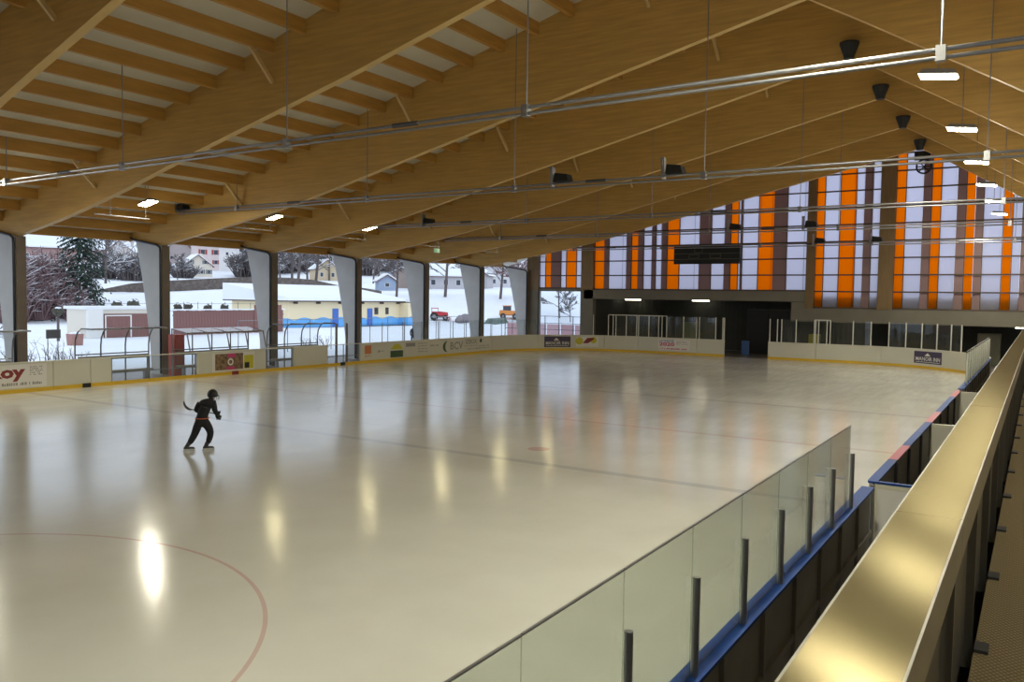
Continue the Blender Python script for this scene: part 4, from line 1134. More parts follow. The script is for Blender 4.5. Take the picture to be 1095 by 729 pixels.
# brown hedge along the foot of the hill
M['hedge'] = mat('winter_hedge', (.19, .155, .135), .95, noise=.5, scale=2.5, bump=.9)
band = [(60, 314, 321), (100, 311, 320), (140, 303, 313.5), (170, 300.5, 312), (190, 299.5, 311.5), (230, 297.5, 309.5), (270, 296, 308), (310, 297, 309), (335, 299, 310.5), (362, 305, 311), (390, 308, 313), (408, 311, 314)]
mb = MB()
for i, (px, yt, yb) in enumerate(band):
    d = ray(px, 315)[:2]; d /= np.linalg.norm(d); r = 136.0
    def zz(py, rr):
        rr_ = ray(px, py); return CAMZ + rr_[2] / np.linalg.norm(rr_[:2]) * rr
    for rr, pz in ((r, zz(yb, r)), (r, zz(yt, r)), (r + 2.0, zz(yt, r) + .02), (r + 2.0, zz(yb, r))):
        mb.v.append((d[0] * rr, d[1] * rr, pz))
for i in range(len(band) - 1):
    a = 4 * i
    for k in range(4): mb.f.append((a + k, a + 4 + k, a + 4 + (k + 1) % 4, a + (k + 1) % 4)); mb.m.append(1 if k == 1 else 0)
mb.f += [(0, 1, 2, 3), (a + 7, a + 6, a + 5, a + 4)]; mb.m += [0, 0]
o = obj('hedge', mb, [M['hedge'], M['snow']]); tag(o, 'long curving brown winter hedge with snow along its top', 'hedge')
# snow bank carrying the hedge
mb = MB()
for i, (px, yt, yb) in enumerate(band):
    d = ray(px, 315)[:2]; d /= np.linalg.norm(d)
    zb2 = mb
    def zz(py, rr):
        rr_ = ray(px, py); return CAMZ + rr_[2] / np.linalg.norm(rr_[:2]) * rr
    for rr, pz in ((120, -.4), (128, zz(yb + 3, 128)), (137.5, zz(yb, 136) + .1), (165, min(zz(yb, 136), terrain(d[0] * 165, d[1] * 165)) - .3)):
        mb.v.append((d[0] * rr, d[1] * rr, pz))
for i in range(len(band) - 1):
    a = 4 * i
    for k in range(3): mb.f.append((a + k, a + 4 + k, a + 5 + k, a + k + 1)); mb.m.append(0)
tag(obj('snow_bank', mb, M['snow'], loc=(0, 0, 0), smooth=True), kind='structure')

# houses on the hillside
M['tile'] = mat('roof_tile', (.20, .11, .09), .85, noise=.3, scale=4)
M['winglass'] = mat('dark_window', (.06, .07, .09), .25)
M['shutter'] = mat('red_shutter', (.38, .06, .06), .6)
M['gshutter'] = mat('grey_shutter', (.16, .18, .17), .6)
def house(label, px, py, wd, dp, hw, hr, wall, rows, turn=0.0, snow=True, shutter=None, gable_front=True):
    p = place(px, py); wm = mat('render_wall', wall, .85, noise=.08, scale=.8)
    rt = root('house', label, 'house', tuple(p), 'houses on the hillside', face_rot(p) + turn)
    b = MB().box(-wd / 2, wd / 2, 0, dp, -1.5, hw)
    if gable_front: b.prism([(-wd / 2, hw), (wd / 2, hw), (0, hw + hr)], 0, dp)
    obj('wall', b, wm, rt, local=True)
    e = .5
    r = MB(); s_ = MB()
    if gable_front:
        for sx in (-1, 1):
            x0, z0 = sx * (wd / 2 + e), hw - e * hr / (wd / 2)
            r.hexa([(0, -e, hw + hr), (x0, -e, z0), (x0, dp + e, z0), (0, dp + e, hw + hr), (0, -e, hw + hr + .18), (x0, -e, z0 + .18), (x0, dp + e, z0 + .18), (0, dp + e, hw + hr + .18)])
            s_.hexa([(0, -e + .1, hw + hr + .18), (x0, -e + .1, z0 + .18), (x0, dp + e, z0 + .18), (0, dp + e, hw + hr + .18), (0, -e + .1, hw + hr + .5), (x0 * .99, -e + .1, z0 + .45), (x0 * .99, dp + e, z0 + .45), (0, dp + e, hw + hr + .5)])
    else:
        for a, c in ((-e, dp / 2), (dp + e, dp / 2)):
            z0 = hw - .2
            r.hexa([(-wd / 2 - e, a, z0), (wd / 2 + e, a, z0), (wd / 2 + e, c, hw + hr), (-wd / 2 - e, c, hw + hr), (-wd / 2 - e, a, z0 + .18), (wd / 2 + e, a, z0 + .18), (wd / 2 + e, c, hw + hr + .18), (-wd / 2 - e, c, hw + hr + .18)])
            s_.hexa([(-wd / 2 - e, a, z0 + .18), (wd / 2 + e, a, z0 + .18), (wd / 2 + e, c, hw + hr + .18), (-wd / 2 - e, c, hw + hr + .18), (-wd / 2 - e, a, z0 + .45), (wd / 2 + e, a, z0 + .45), (wd / 2 + e, c, hw + hr + .5), (-wd / 2 - e, c, hw + hr + .5)])
    ro = obj('roof', r, M['tile'], rt, local=True)
    if snow: obj('roof_snow', s_, M['snow'], ro, local=True)
    obj('chimney', MB().box(wd * .18, wd * .18 + .7, dp * .45, dp * .45 + .7, hw, hw + hr + .7), wm, rt, local=True)
    for z, n, ww, hh in rows:
        for i in range(n):
            x = (i + .5) / n * wd - wd / 2
            w_ = obj('window', MB().box(x - ww / 2 - .08, x + ww / 2 + .08, -.05, 0, z - .08, z + hh + .08), M['signwhite'], rt, local=True)
            obj('pane', MB().box(x - ww / 2, x + ww / 2, -.07, -.05, z, z + hh), M['winglass'], w_, local=True)
            if shutter:
                for sx in (-1, 1):
                    xa = x + sx * (ww / 2 + .08); xb = xa + sx * ww * .5
                    obj('shutter', MB().box(min(xa, xb), max(xa, xb), -.09, -.05, z - .05, z + hh + .05), M[shutter], w_, local=True)
    return rt
house('cream gabled house with rows of shuttered windows on the hillside', 212, 296, 8.5, 8, 3.4, 3.2, (.74, .66, .55), ((1.0, 4, .8, 1.2), (4.0, 2, .8, 1.0)), .25, shutter='gshutter')
house('tall pale house with big red shutters on the hillside', 224, 289, 8.5, 9, 8.6, 1.2, (.74, .62, .60), ((2.2, 2, 1.1, 1.3), (5.4, 2, 1.3, 1.6)), .2, shutter='shutter', gable_front=False)
house('plain pale block with a rounded white wall beside the red shutters', 243, 290, 5.5, 7, 8.4, 1.0, (.82, .78, .76), ((5.5, 1, .8, 1.0),), -.2, gable_front=False)
house('grey house under a big snowy gable beside the conifer', 128, 291, 12, 9, 5.2, 4.6, (.56, .50, .47), ((1.3, 4, .9, 1.2), (4.0, 3, .9, 1.1)), -.3, shutter='gshutter')
house('long red-brown building with a snow covered roof at the left', 48, 297, 26, 12, 7.2, 5.0, (.42, .27, .25), ((1.5, 7, 1.0, 1.3), (4.4, 7, 1.0, 1.3)), .1, gable_front=False)
house('dark tiled house half hidden behind the columns', 192, 282, 9, 8, 5.5, 3.8, (.42, .36, .35), ((1.5, 3, .9, 1.2),), .5, snow=True)
house('small ochre gabled house above the hedge', 350, 300, 7, 7, 3.6, 2.6, (.62, .50, .34), ((1.2, 2, .9, 1.2),), .3)
house('little blue-grey shed beside the fence line', 414, 310.5, 3.6, 3.5, 2.0, 1.1, (.36, .44, .58), ((.8, 1, .8, .7),), .2)
house('brown cottage right of the blue-grey shed', 430, 308, 6.5, 6, 2.8, 1.6, (.42, .34, .30), ((.9, 2, .8, 1.0),), -.2)
house('low snowy house seen above the red tractor', 470, 309, 11, 8, 2.8, 2.4, (.56, .54, .56), ((.9, 4, .9, 1.1),), .1, gable_front=False)
house('grey-white house behind the bare tree near the sixth column', 500, 308, 9, 8, 3.0, 2.8, (.48, .46, .47), ((.9, 3, .9, 1.1),), -.2)
house('pale house behind the trees by the last column', 528, 307, 9, 8, 3.6, 2.8, (.62, .60, .62), ((1.0, 3, .9, 1.1),), .2)
house('large snowy roofed house high on the hill left of centre', 330, 262, 14, 10, 5.0, 4.0, (.60, .54, .52), ((1.5, 4, 1.0, 1.3),), .0, gable_front=False)
house('wide snowy roofed house high on the hill behind the fourth column', 405, 272, 18, 10, 4.2, 4.2, (.58, .56, .58), ((1.4, 5, 1.0, 1.3),), .1, gable_front=False)
house('distant house on the hill behind the fifth opening', 487, 276, 14, 10, 4.6, 4.0, (.55, .53, .55), ((1.4, 4, 1.0, 1.3),), -.1, gable_front=False)
house('distant house on the hill seen through the far corner window', 597, 300, 14, 9, 5.0, 3.0, (.55, .50, .52), ((1.2, 4, 1.0, 1.2),), -.1, gable_front=False)

# trees
def bark(name, col):
    m, t, b = nt(name)
    g = t.nodes.new('ShaderNodeNewGeometry'); sp = t.nodes.new('ShaderNodeSeparateXYZ'); t.links.new(g.outputs['Normal'], sp.inputs[0])
    rp = t.nodes.new('ShaderNodeValToRGB'); rp.color_ramp.elements[0].position = .55; rp.color_ramp.elements[1].position = .75
    rp.color_ramp.elements[0].color = (*col, 1); rp.color_ramp.elements[1].color = (.85, .87, .9, 1)
    t.links.new(sp.outputs['Z'], rp.inputs[0]); t.links.new(rp.outputs[0], b.inputs['Base Color']); b.inputs['Roughness'].default_value = .9
    return m
M['bark'] = bark('snowy_bark', (.13, .11, .11)); M['barkpink'] = bark('pinkish_twigs', (.24, .15, .15))
M['trunk'] = mat('trunk_bark', (.15, .12, .115), .9, noise=.3, scale=4)
def bare_tree(label, p, h, spread, seed, mname='bark', trunk_r=None, levels=4, lean=0.0, droop=0.0, group='bare winter trees'):
    rnd = random.Random(seed)
    rt = root('bare_tree', label, 'tree', (p[0], p[1], p[2] - .1), group)
    tr_ = trunk_r or h * .018
    base = Vector((p[0], p[1], p[2] - .1)); top = base + Vector((rnd.uniform(-.05, .05) * h + lean, rnd.uniform(-.05, .05) * h, h * .75))
    mid = base.lerp(top, .5) + Vector((rnd.uniform(-.03, .03) * h, rnd.uniform(-.03, .03) * h, 0))
    obj('trunk', MB().tube([base, mid, top], [tr_, tr_ * .7, tr_ * .3], 7), M['trunk'], rt)
    mb = MB()
    rmin = .0004 * math.hypot(p[0], p[1])
    def grow(a, d, L, r, lv):
        r = max(r, rmin)
        b = a + d * L; c = a + d * L * .5 + Vector((rnd.uniform(-1, 1), rnd.uniform(-1, 1), rnd.uniform(-.3, .8))) * L * .1
        mb.tube([a, c, b], [r, r * .8, max(r * .55, rmin * .7)], 4 if lv < 2 else 3, cap=False)
        if lv >= levels: return
        for k in range(rnd.randint(3, 4)):
            t = rnd.uniform(.3, 1.0); s = a.lerp(b, t)
            nd = (d + Vector((rnd.uniform(-1, 1), rnd.uniform(-1, 1), rnd.uniform(-.5 - droop, .7))) * .75).normalized()
            grow(s, nd, L * rnd.uniform(.5, .72), r * .6, lv + 1)
    n = 9
    for i in range(n):
        t = .28 + .7 * i / n; s = (base.lerp(mid, t * 2) if t < .5 else mid.lerp(top, t * 2 - 1))
        a = rnd.uniform(0, 6.28) ; d = Vector((math.cos(a) * spread, math.sin(a) * spread, rnd.uniform(.35, 1.0) - droop)).normalized()
        grow(s, d, h * .30 * (1.15 - t * .6), tr_ * .42, 1)
    obj('branches', mb, M[mname], rt)
bt = [(312, 309, 16, .8, 'bark', 'tall bare tree, leftmost of the group on the hedge bank'), (318, 310, 17, .7, 'bark', 'slender bare tree second in the group on the hedge bank'),
      (329, 309, 14, .8, 'bark', 'thin bare tree third in the group on the hedge bank'), (337, 309, 18, .9, 'bark', 'thick trunked bare tree, rightmost on the hedge bank'),
      (399, 303, 15, .7, 'bark', 'bare twin tree right of the fourth column, left stem'), (404, 303, 15, .7, 'bark', 'bare twin tree right of the fourth column, right stem'),
      (424, 317, 12, .9, 'bark', 'bare tree beside the brown cottage'), (476, 316, 15, 1.2, 'bark', 'wide crowned bare tree above the red tractor'),
      (113, 303, 15, .8, 'bark', 'grey bare tree right of the conifer'), (258, 297, 11, 1.1, 'bark', 'dense bare tree right of the houses'), (270, 297, 12, 1.1, 'bark', 'dense bare tree close to the third column'),
      (535, 320, 13, 1.1, 'bark', 'bare tree left of the seventh column'), (553, 322, 11, 1.0, 'barkpink', 'brownish bare tree against the seventh column'),
      (598, 340, 8, 1.0, 'bark', 'bare tree seen through the far corner window'), (610, 345, 4.5, .9, 'bark', 'small bare tree at the right of the far corner window'),
      (190, 299, 8, 1.1, 'bark', 'snowy bare tree just right of the second column'), (352, 300, 14, 1.0, 'bark', 'bare tree beside the small ochre house'),
      (300, 300, 15, 1.0, 'bark', 'bare tree behind the third column'), (437, 310, 12, 1.0, 'bark', 'bare tree near the fifth column'), (500, 312, 13, 1.1, 'bark', 'bare tree near the sixth column')]
for i, (px, py, h, sp_, mn, lab) in enumerate(bt):
    bare_tree(lab, place(px, py), h, sp_, 100 + i, mn)
for i, (px, py, h, lab) in enumerate(((46, 284, 17, 'distant bare tree above the red-brown building, left one'), (104, 282, 18, 'distant bare tree right behind the conifer'), (140, 286, 16, 'distant bare tree above the grey gabled house'),
                              (236, 280, 17, 'distant bare tree behind the red shuttered house'), (322, 284, 18, 'distant bare tree high between the hedge bank trunks'), (394, 286, 17, 'distant bare tree high right of the fourth column'),
                              (417, 284, 16, 'distant bare tree above the blue-grey shed'), (482, 288, 17, 'distant bare tree high above the red tractor'), (529, 290, 17, 'distant bare tree high beside the sixth column'))):
    bare_tree(lab, place(px, py), h, 1.0, 700 + i, 'bark', None, 4, group='distant trees on the far hillside')
# pinkish shrub thicket beside the conifer, and a snowy branching tree closer in
bare_tree('snowy branched tree reaching in beside the leftmost column', np.array([-46.0, 19.0, -.1]), 7.5, 1.5, 302, 'bark', .10, 4, droop=.3)
bare_tree('dark leafless tree left of the leftmost column', np.array([-50.0, 16.0, -.1]), 8.0, 1.3, 303, 'bark', .12, 4)
def thicket(label, p, rx, h, n, seed, mname, group=None):
    rnd = random.Random(seed); mb = MB(); st_ = MB(); rm = .0005 * math.hypot(p[0], p[1])
    rt = root('leafless_thicket', label, 'bush', (p[0], p[1], p[2] - .1), group)
    for i in range(n):
        a = rnd.uniform(0, 6.28); q = rnd.random() ** .5
        b0 = Vector((p[0] + math.cos(a) * q * rx * .5, p[1] + math.sin(a) * q * rx * .5, p[2] - .1))
        tp = Vector((p[0] + math.cos(a) * q * rx, p[1] + math.sin(a) * q * rx, p[2] + h * (1 - .55 * q * q) * rnd.uniform(.6, 1)))
        m = b0.lerp(tp, .5) + Vector((rnd.uniform(-.1, .1), rnd.uniform(-.1, .1), .1)) * h
        st_.tube([b0, m, tp], [rm * 1.6, rm * 1.1, rm * .6], 4, cap=False)
        for k in range(9):
            t = rnd.uniform(.25, 1.0); s0 = b0.lerp(m, t * 2) if t < .5 else m.lerp(tp, t * 2 - 1)
            e = s0 + Vector((rnd.uniform(-1, 1), rnd.uniform(-1, 1), rnd.uniform(-.1, .9))) * h * .17
            mb.tube([s0, e], [rm * .9, rm * .5], 3, cap=False)
    obj('stems', st_, M[mname], rt); o = obj('twigs', mb, M[mname], rt)
    o['kind'] = 'stuff'
for i, (px, py, rx, h, lab) in enumerate(((64, 339, 3.6, 9.0, 'large pinkish brown thicket left of the conifer'), (80, 344, 2.6, 5.0, 'pinkish brown thicket at the foot of the conifer'), (42, 340, 2.6, 9.5, 'tall pinkish thicket beside the leftmost column'), (14, 345, 3, 10, 'pinkish thicket left of the leftmost column'))):
    thicket(lab, place(px, py), rx, h, 170, 800 + i, 'barkpink')
for i, (px, py, rx, h, lab) in enumerate(((262, 296, 7, 9, 'grey thicket right of the pale block house'), (284, 297, 6, 9, 'grey thicket behind the third column top'), (196, 297, 5, 6, 'snowy thicket left of the cream gabled house'),
                                         (115, 298, 6, 8, 'grey thicket between the conifer and the grey house'), (143, 300, 6, 8, 'grey thicket right of the grey house'), (300, 292, 8, 9, 'grey thicket behind the hedge bank trees'), (326, 290, 9, 9, 'wide grey thicket high above the hedge'),
                                         (345, 288, 8, 8, 'grey thicket behind the ochre house'), (392, 294, 7, 9, 'grey thicket behind the twin tree'), (418, 290, 9, 9, 'grey thicket above the blue-grey shed'), (464, 302, 7, 8, 'grey thicket left of the wide crowned tree'), (488, 303, 7, 7, 'grey thicket right of the wide crowned tree'),
                                         (528, 304, 8, 9, 'grey thicket behind the sixth opening'), (548, 306, 8, 9, 'brownish thicket beside the seventh column'), (590, 306, 8, 8, 'grey thicket at the left of the far corner window'), (612, 306, 8, 8, 'grey thicket at the right of the far corner window'),
                                         (70, 285, 10, 10, 'grey thicket above the red-brown building'), (240, 268, 12, 11, 'grey thicket high behind the hillside houses'), (520, 280, 12, 12, 'grey thicket high above the last openings'), (470, 282, 12, 12, 'grey thicket high above the fifth opening'))):
    thicket(lab, place(px, py), rx, h, 90, 820 + i, 'bark')
def shrub(label, p, h, n, seed, mname='bark'):
    rnd = random.Random(seed); mb = MB(); st_ = MB()
    for i in range(n):
        a = rnd.uniform(0, 6.28); d = rnd.uniform(.2, .8)
        q0 = Vector((p[0] + rnd.uniform(-.3, .3), p[1] + rnd.uniform(-.6, .6), p[2] - .05)); q1 = q0 + Vector((math.cos(a) * d * h * .6, math.sin(a) * d * h * .8, h * rnd.uniform(.6, 1)))
        qm = q0.lerp(q1, .5) + Vector((0, 0, h * .15)); st_.tube([q0, qm, q1], [.02, .014, .006], 4, cap=False)
        for k in range(4):
            t = rnd.uniform(.3, .95); s = q0.lerp(q1, t) + Vector((0, 0, h * .1)); e = s + Vector((rnd.uniform(-.3, .3), rnd.uniform(-.3, .3), rnd.uniform(.0, .35))) * h * .6
            mb.tube([s, e], [.009, .004], 3, cap=False)
    rt = root('leafless_shrub', label, 'shrub', (p[0], p[1], p[2] - .05), 'leafless shrubs outside the openings')
    obj('stems', st_, M[mname], rt); obj('twigs', mb, M[mname], rt)
for i, (x, y, h, lab) in enumerate(((-39.6, 20.2, 1.5, 'leafless shrub right of the leftmost column, nearest it'), (-39.8, 21.6, 1.6, 'leafless shrub under the small sign board'), (-40.2, 22.6, 1.3, 'leafless shrub left of the leftmost shelter'),
                                   (-39.5, 17.0, 1.6, 'leafless shrub at the left picture edge'), (-46, 45.5, 1.0, 'low leafless shrub behind the clear gate with uprights'), (-45, 43.0, 1.0, 'low leafless shrub behind the right shelter'))):
    shrub(lab, (x, y, terrain(x, y)), h, 16, 400 + i)
# conifer
M['needle'] = mat('conifer_needles', (.035, .06, .04), .9, noise=.4, scale=4)
def conifer(label, p, h, rad, seed):
    rnd = random.Random(seed)
    rt = root('conifer', label, 'tree', tuple(p))
    obj('trunk', MB().tube([(p[0], p[1], p[2] - .1), (p[0], p[1], p[2] + h)], [.28, .04], 8), M['trunk'], rt)
    mb = MB(); sn = MB()
    lv = 0; z = h * .06
    while z < h * .985:
        t = z / h; R_ = rad * (1 - t) ** .55 * rnd.uniform(.8, 1.1) + .15; nb = max(6, int(13 * (1 - t) + 5))
        for i in range(nb):
            a = rnd.uniform(0, 6.283); L = R_ * rnd.uniform(.65, 1.1); ca, sa = math.cos(a), math.sin(a)
            for j in range(8):
                f0 = (j + .3) / 8
                cx, cy, cz = p[0] + ca * L * f0, p[1] + sa * L * f0, p[2] + z - L * .45 * f0 ** 1.3
                for q in range(3):
                    wx = rnd.uniform(.22, .5) * (1.1 - f0 * .4); aa = a + rnd.uniform(-1.1, 1.1); dz = rnd.uniform(-.35, -.05)
                    b0 = len(mb.v); ex, ey = math.cos(aa) * wx, math.sin(aa) * wx; px_, py_ = -math.sin(aa) * wx * .3, math.cos(aa) * wx * .3
                    tgt = sn if (rnd.random() < .05) else mb
                    b0 = len(tgt.v); up = .06 if tgt is sn else 0
                    tgt.v += [(cx - px_, cy - py_, cz + up), (cx + ex, cy + ey, cz + dz + up), (cx + px_, cy + py_, cz + .04 + up), (cx + ex * .4, cy + ey * .4, cz + .10 + up)]
                    tgt.f += [(b0, b0 + 1, b0 + 3), (b0 + 1, b0 + 2, b0 + 3), (b0, b0 + 2, b0 + 1)]; tgt.m += [0, 0, 0]
        z += h * .022
    o = obj('foliage', mb, M['needle'], rt); o['kind'] = 'stuff'
    o = obj('snow_tufts', sn, M['snow'], rt); o['kind'] = 'stuff'
p = place(87, 341); conifer('big dark green conifer standing between the first two columns', p, 23, 4.0, 5)
p = place(290, 294); conifer('dark conifer just left of the third column', p, 9, 2.5, 6)
# round shrubs and tubs on the terrace behind the fence
for i, (px, py, Xp, r, lab) in enumerate(((62, 333, -66, .4, 'round clipped dark bush left of the conifer'), (125, 326, -72.5, .45, 'low planter bush on the shed terrace'), (143, 326, -72.5, .6, 'taller planter bush on the shed terrace'),
                                   (190, 328, -72, .4, 'dark planter tub behind the fence, first from the left'), (201, 328, -72, .42, 'dark planter tub behind the fence, second from the left'), (222, 329, -72, .4, 'dark planter tub behind the fence, third from the left'), (240, 329, -72, .42, 'dark planter tub behind the fence, fourth from the left'))):
    q = on(px, py, 0, Xp); zg = terrain(q[0], q[1])
    rt = root('round_bush', lab, 'bush', (q[0], q[1], zg), 'round bushes and tubs outside')
    rnd = random.Random(i); mb = MB().ellipsoid((q[0], q[1], q[2]), (r, r, r * .9), 12, 9)
    mb.v = [(x + rnd.uniform(-.08, .08), y + rnd.uniform(-.08, .08), z + rnd.uniform(-.08, .08)) for x, y, z in mb.v]
    obj('foliage', mb, mat('clipped_bush', (.10, .095, .07), .95, noise=.4, scale=6), rt)
    obj('stem', MB().tube([(q[0], q[1], zg - .05), (q[0], q[1], q[2])], [.12, .08], 7), M['trunk'], rt)
    obj('snow_cap', MB().ellipsoid((q[0], q[1], q[2] + r * .62), (r * .75, r * .75, r * .32), 10, 6), M['snow'], rt)
# terrace fence behind the plank fence
rt = root('wire_fence', 'thin wire fence on the snowy slope behind the plank fence', 'fence', (-78, 55, terrain(-78, 55)))
for i in range(15):
    y = 44 + i * 1.8; z = terrain(-78, y); obj('post', MB().tube([(-78, y, z), (-78, y, z + 2.9)], .03, 5), M['steel_dark'], rt)
obj('wire', MB().tube([(-78, 44, 2.7), (-78, 69.2, 2.7)], .015, 4).tube([(-78, 44, 1.9), (-78, 69.2, 1.9)], .015, 4), M['steel_dark'], rt)
# planter box and small sign near the conifer
p = on(80, 352, 0, -60)
zg = terrain(p[0], p[1])
rt = root('planter_box', 'pinkish brown box planter in the snow below the conifer', 'planter', (p[0], p[1], zg))
obj('box', MB().hexa([(p[0] - .35, p[1] - .4, zg), (p[0] + .35, p[1] - .4, zg), (p[0] + .35, p[1] + .4, zg), (p[0] - .35, p[1] + .4, zg), (p[0] - .4, p[1] - .45, zg + .85), (p[0] + .4, p[1] - .45, zg + .85), (p[0] + .4, p[1] + .45, zg + .85), (p[0] - .4, p[1] + .45, zg + .85)]), mat('planter_brown', (.38, .20, .17), .8), rt)
obj('snow_fill', MB().ellipsoid((p[0], p[1], zg + .85), (.38, .43, .14), 12, 6), M['snow'], rt)
p = on(57, 357, 0, -41.0)
rt = root('notice_board', 'small grey notice board on posts outside the first opening', 'notice board', (p[0], p[1], terrain(p[0], p[1])))
obj('board', MB().box(p[0] - .03, p[0] + .03, p[1] - .35, p[1] + .35, p[2] - .22, p[2] + .22), mat('notice_grey', (.16, .16, .17), .6), rt)
for dy in (-.25, .25): obj('post', MB().tube([(p[0] - .05, p[1] + dy, terrain(p[0], p[1])), (p[0] - .05, p[1] + dy, p[2] + .2)], .025, 6), M['steel'], rt)

# vehicles
def wheel(rt, x, y, z, r, wd, ax=(0, 1, 0)):
    a = Vector(ax).normalized(); c = Vector((x, y, z))
    w_ = obj('wheel', MB().tube([c - a * wd / 2, c + a * wd / 2], r, 14), M['black'], rt, local=True)
    obj('hub', MB().tube([c - a * (wd / 2 + .02), c + a * (wd / 2 + .02)], r * .45, 10), M['grey'], w_, local=True)
M['tractorred'] = mat('tractor_red', (.55, .04, .05), .4)
p = place(470, 343)
rt = root('tractor', 'small red tractor parked in the snow beyond the fifth opening', 'tractor', tuple(p), None, face_rot(p))
obj('hood', MB().hexa([(-.2, -.4, .7), (1.3, -.35, .7), (1.3, .35, .7), (-.2, .4, .7), (-.2, -.38, 1.35), (1.2, -.3, 1.2), (1.2, .3, 1.2), (-.2, .38, 1.35)]), M['tractorred'], rt, local=True)
obj('cab', MB().box(-1.2, -.2, -.5, .5, .8, 1.3).box(-1.25, -.15, -.55, .55, 1.75, 1.85), M['tractorred'], rt, local=True)
for x in (-1.15, -.25):
    for y in (-.48, .48): obj('cab_pillar', MB().box(x - .03, x + .03, y - .03, y + .03, 1.3, 1.75), M['black'], rt, local=True)
obj('chassis', MB().box(-1.2, 1.2, -.3, .3, .4, .75), M['black'], rt, local=True)
for x, y, z, r, wd in ((-.8, -.62, .6, .6, .3), (-.8, .62, .6, .6, .3), (.85, -.52, .4, .4, .24), (.85, .52, .4, .4, .24)): wheel(rt, x, y, z, r, wd)
obj('front_blade', MB().box(1.4, 1.5, -.8, .8, .1, .6).box(1.15, 1.42, -.1, .1, .35, .5), M['tractorred'], rt, local=True)
M['snoworange'] = mat('machine_orange', (.70, .26, .06), .5)
p = place(545, 341)
rt = root('snow_machine', 'orange snow clearing machine beyond the sixth opening', 'vehicle', tuple(p), None, face_rot(p))
obj('body', MB().hexa([(-1.6, -.6, .5), (1.4, -.6, .5), (1.4, .6, .5), (-1.6, .6, .5), (-1.5, -.55, 1.3), (1.0, -.55, 1.2), (1.0, .55, 1.2), (-1.5, .55, 1.3)]), M['snoworange'], rt, local=True)
obj('cab', MB().box(-1.0, .2, -.5, .5, 1.2, 1.9), M['winglass'], rt, local=True)
obj('cab_roof', MB().box(-1.1, .3, -.56, .56, 1.9, 2.0), M['snoworange'], rt, local=True)
obj('scoop', MB().hexa([(1.4, -.8, .1), (2.4, -.8, .1), (2.4, .8, .1), (1.4, .8, .1), (1.4, -.8, .9), (1.6, -.8, .9), (1.6, .8, .9), (1.4, .8, .9)]), M['snoworange'], rt, local=True)
for x in (-1.0, .8):
    for y in (-.62, .62): wheel(rt, x, y, .42, .42, .28)
p = place(531, 346)
o = obj('net_pile', MB().hexa([(p[0] - 1.2, p[1] - 2, p[2] - .1), (p[0] + 1.2, p[1] - 2, p[2] - .1), (p[0] + 1.2, p[1] + 2, p[2] - .1), (p[0] - 1.2, p[1] + 2, p[2] - .1), (p[0] - .6, p[1] - 1.4, p[2] + .9), (p[0] + .6, p[1] - 1.5, p[2] + .8), (p[0] + .5, p[1] + 1.4, p[2] + 1.0), (p[0] - .6, p[1] + 1.3, p[2] + .8)]), mat('grey_green_net', (.20, .25, .22), .9, noise=.5, scale=3, bump=.8))
tag(o, 'grey-green heap of netting in front of the orange machine', 'net')
p = place(498, 342)
mb = MB().ellipsoid((p[0], p[1], p[2]), (1.3, 2.0, .9), 14, 9); rnd = random.Random(3); mb.v = [(x + rnd.uniform(-.12, .12), y + rnd.uniform(-.12, .12), z + rnd.uniform(-.1, .1)) for x, y, z in mb.v]
o = obj('boulder', mb, mat('grey_rock', (.28, .25, .26), .9, noise=.4, scale=2)); tag(o, 'grey-brown boulder half in snow, left of the sixth column', 'boulder')
# fence and pink boards outside the far corner window
rt = root('outdoor_fence', 'steel rail fence with pinkish boards outside the far corner window', 'fence', (-36, 68, -.12))
for i in range(9):
    x = -44 + i * 1.5; obj('post', MB().tube([(x, 68, -.15), (x, 68, 2.2)], .04, 6), M['steel_dark'], rt)
for z in (.9, 1.5, 2.15): obj('rail', MB().tube([(-44, 68, z), (-32, 68, z)], .03, 6), M['steel_dark'], rt)
for i in range(8):
    obj('board', MB().box(-44 + i * 1.5 + .05, -44 + i * 1.5 + 1.45, 68.3, 68.35, -.12, 1.4), mat('pink_board', (.62, .36, .38), .7), rt)
# low fence outside, seen through the fourth and fifth openings
rt = root('yard_fence', 'low steel post fence in the snow outside the fourth and fifth openings', 'fence', (-44, 50, -.12))
for i in range(13):
    y = 36 + i * 2.1; obj('post', MB().tube([(-44, y, terrain(-44, y) - .05), (-44, y, 2.1)], .03, 6), M['steel'], rt)
obj('rail', MB().tube([(-44, 36, 2.1), (-44, 61.2, 2.1)], .025, 6), M['steel'], rt)
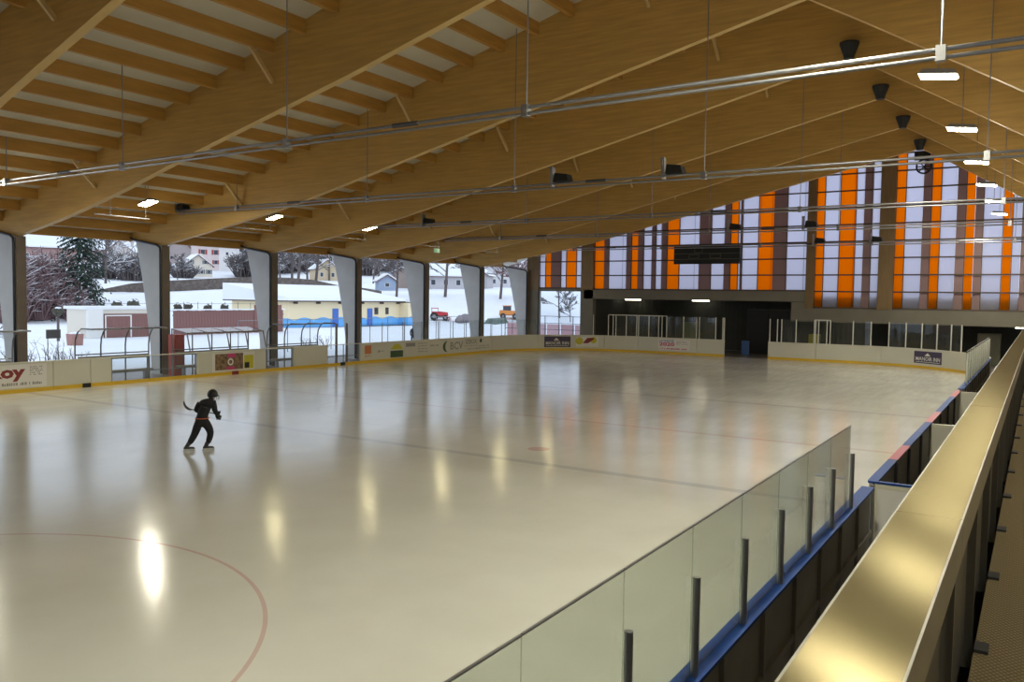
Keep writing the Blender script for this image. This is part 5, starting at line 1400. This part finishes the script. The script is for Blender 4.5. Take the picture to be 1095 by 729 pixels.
# walker outside
pw = on(442, 362, 0, -36.5); pw[2] = -.04
pw[0] = -40.8; pw[1] = on(441.5, 355, 0, -40.8)[1]; pw[2] = terrain(pw[0], pw[1])
wk = root('person', 'walker in a dark navy coat in the snow outside, left of the fifth column', 'person', tuple(pw))
def fw(u, v, z): return tuple(pw + ur * u + vr * v + np.array([0, 0, z]))
Jw = {'pelvis': (0, 0, .92, (.14, .11)), 'waist': (0, 0, 1.05, (.13, .11)), 'chest': (.01, 0, 1.25, (.16, .12)), 'upper': (.02, 0, 1.40, (.12, .10)), 'neck': (.03, 0, 1.49, .055), 'head': (.045, 0, 1.58, .085), 'crown': (.045, 0, 1.68, .07),
      'lsh': (-.14, 0, 1.38, .07), 'lel': (-.20, .02, 1.12, .055), 'lwr': (-.15, .10, .90, .04), 'rsh': (.17, 0, 1.38, .07), 'rel': (.22, -.02, 1.12, .055), 'rwr': (.20, .08, .90, .04),
      'lhip': (-.08, 0, .86, .095), 'lkn': (-.09, .05, .48, .065), 'lan': (-.14, -.08, .09, .045), 'ltoe': (-.10, .10, .05, .04), 'rhip': (.09, 0, .86, .095), 'rkn': (.12, .08, .48, .065), 'ran': (.10, .10, .09, .045), 'rtoe': (.14, .28, .05, .04)}
Ew = [('pelvis', 'waist'), ('waist', 'chest'), ('chest', 'upper'), ('upper', 'neck'), ('neck', 'head'), ('head', 'crown'), ('upper', 'lsh'), ('lsh', 'lel'), ('lel', 'lwr'), ('upper', 'rsh'), ('rsh', 'rel'), ('rel', 'rwr'),
      ('pelvis', 'lhip'), ('lhip', 'lkn'), ('lkn', 'lan'), ('lan', 'ltoe'), ('pelvis', 'rhip'), ('rhip', 'rkn'), ('rkn', 'ran'), ('ran', 'rtoe')]
body('body', Jw, Ew, fw, wk, lambda c: 1 if c.z > 1.5 else 0, [M['navy'], M['skin']])
obj('hair', MB().ellipsoid(fw(.045, -.02, 1.67), (.09, .09, .085), 12, 8), M['darkwood'], wk, smooth=True)
for u, v in ((-.145, .13), (.205, .11)):
    h = obj('hand', MB().ellipsoid(fw(u, v, .845), (.035, .035, .05), 8, 6), M['skin'], wk)
    for k in range(4): obj('finger', MB().tube([fw(u - .024 + .016 * k, v + .01, .81), fw(u - .024 + .016 * k, v + .025, .77), fw(u - .024 + .016 * k, v + .015, .745 + .004 * abs(k - 1))], .008, 5), M['skin'], h)
    obj('thumb', MB().tube([fw(u + .03, v + .01, .85), fw(u + .045, v + .03, .81)], .009, 5), M['skin'], h)
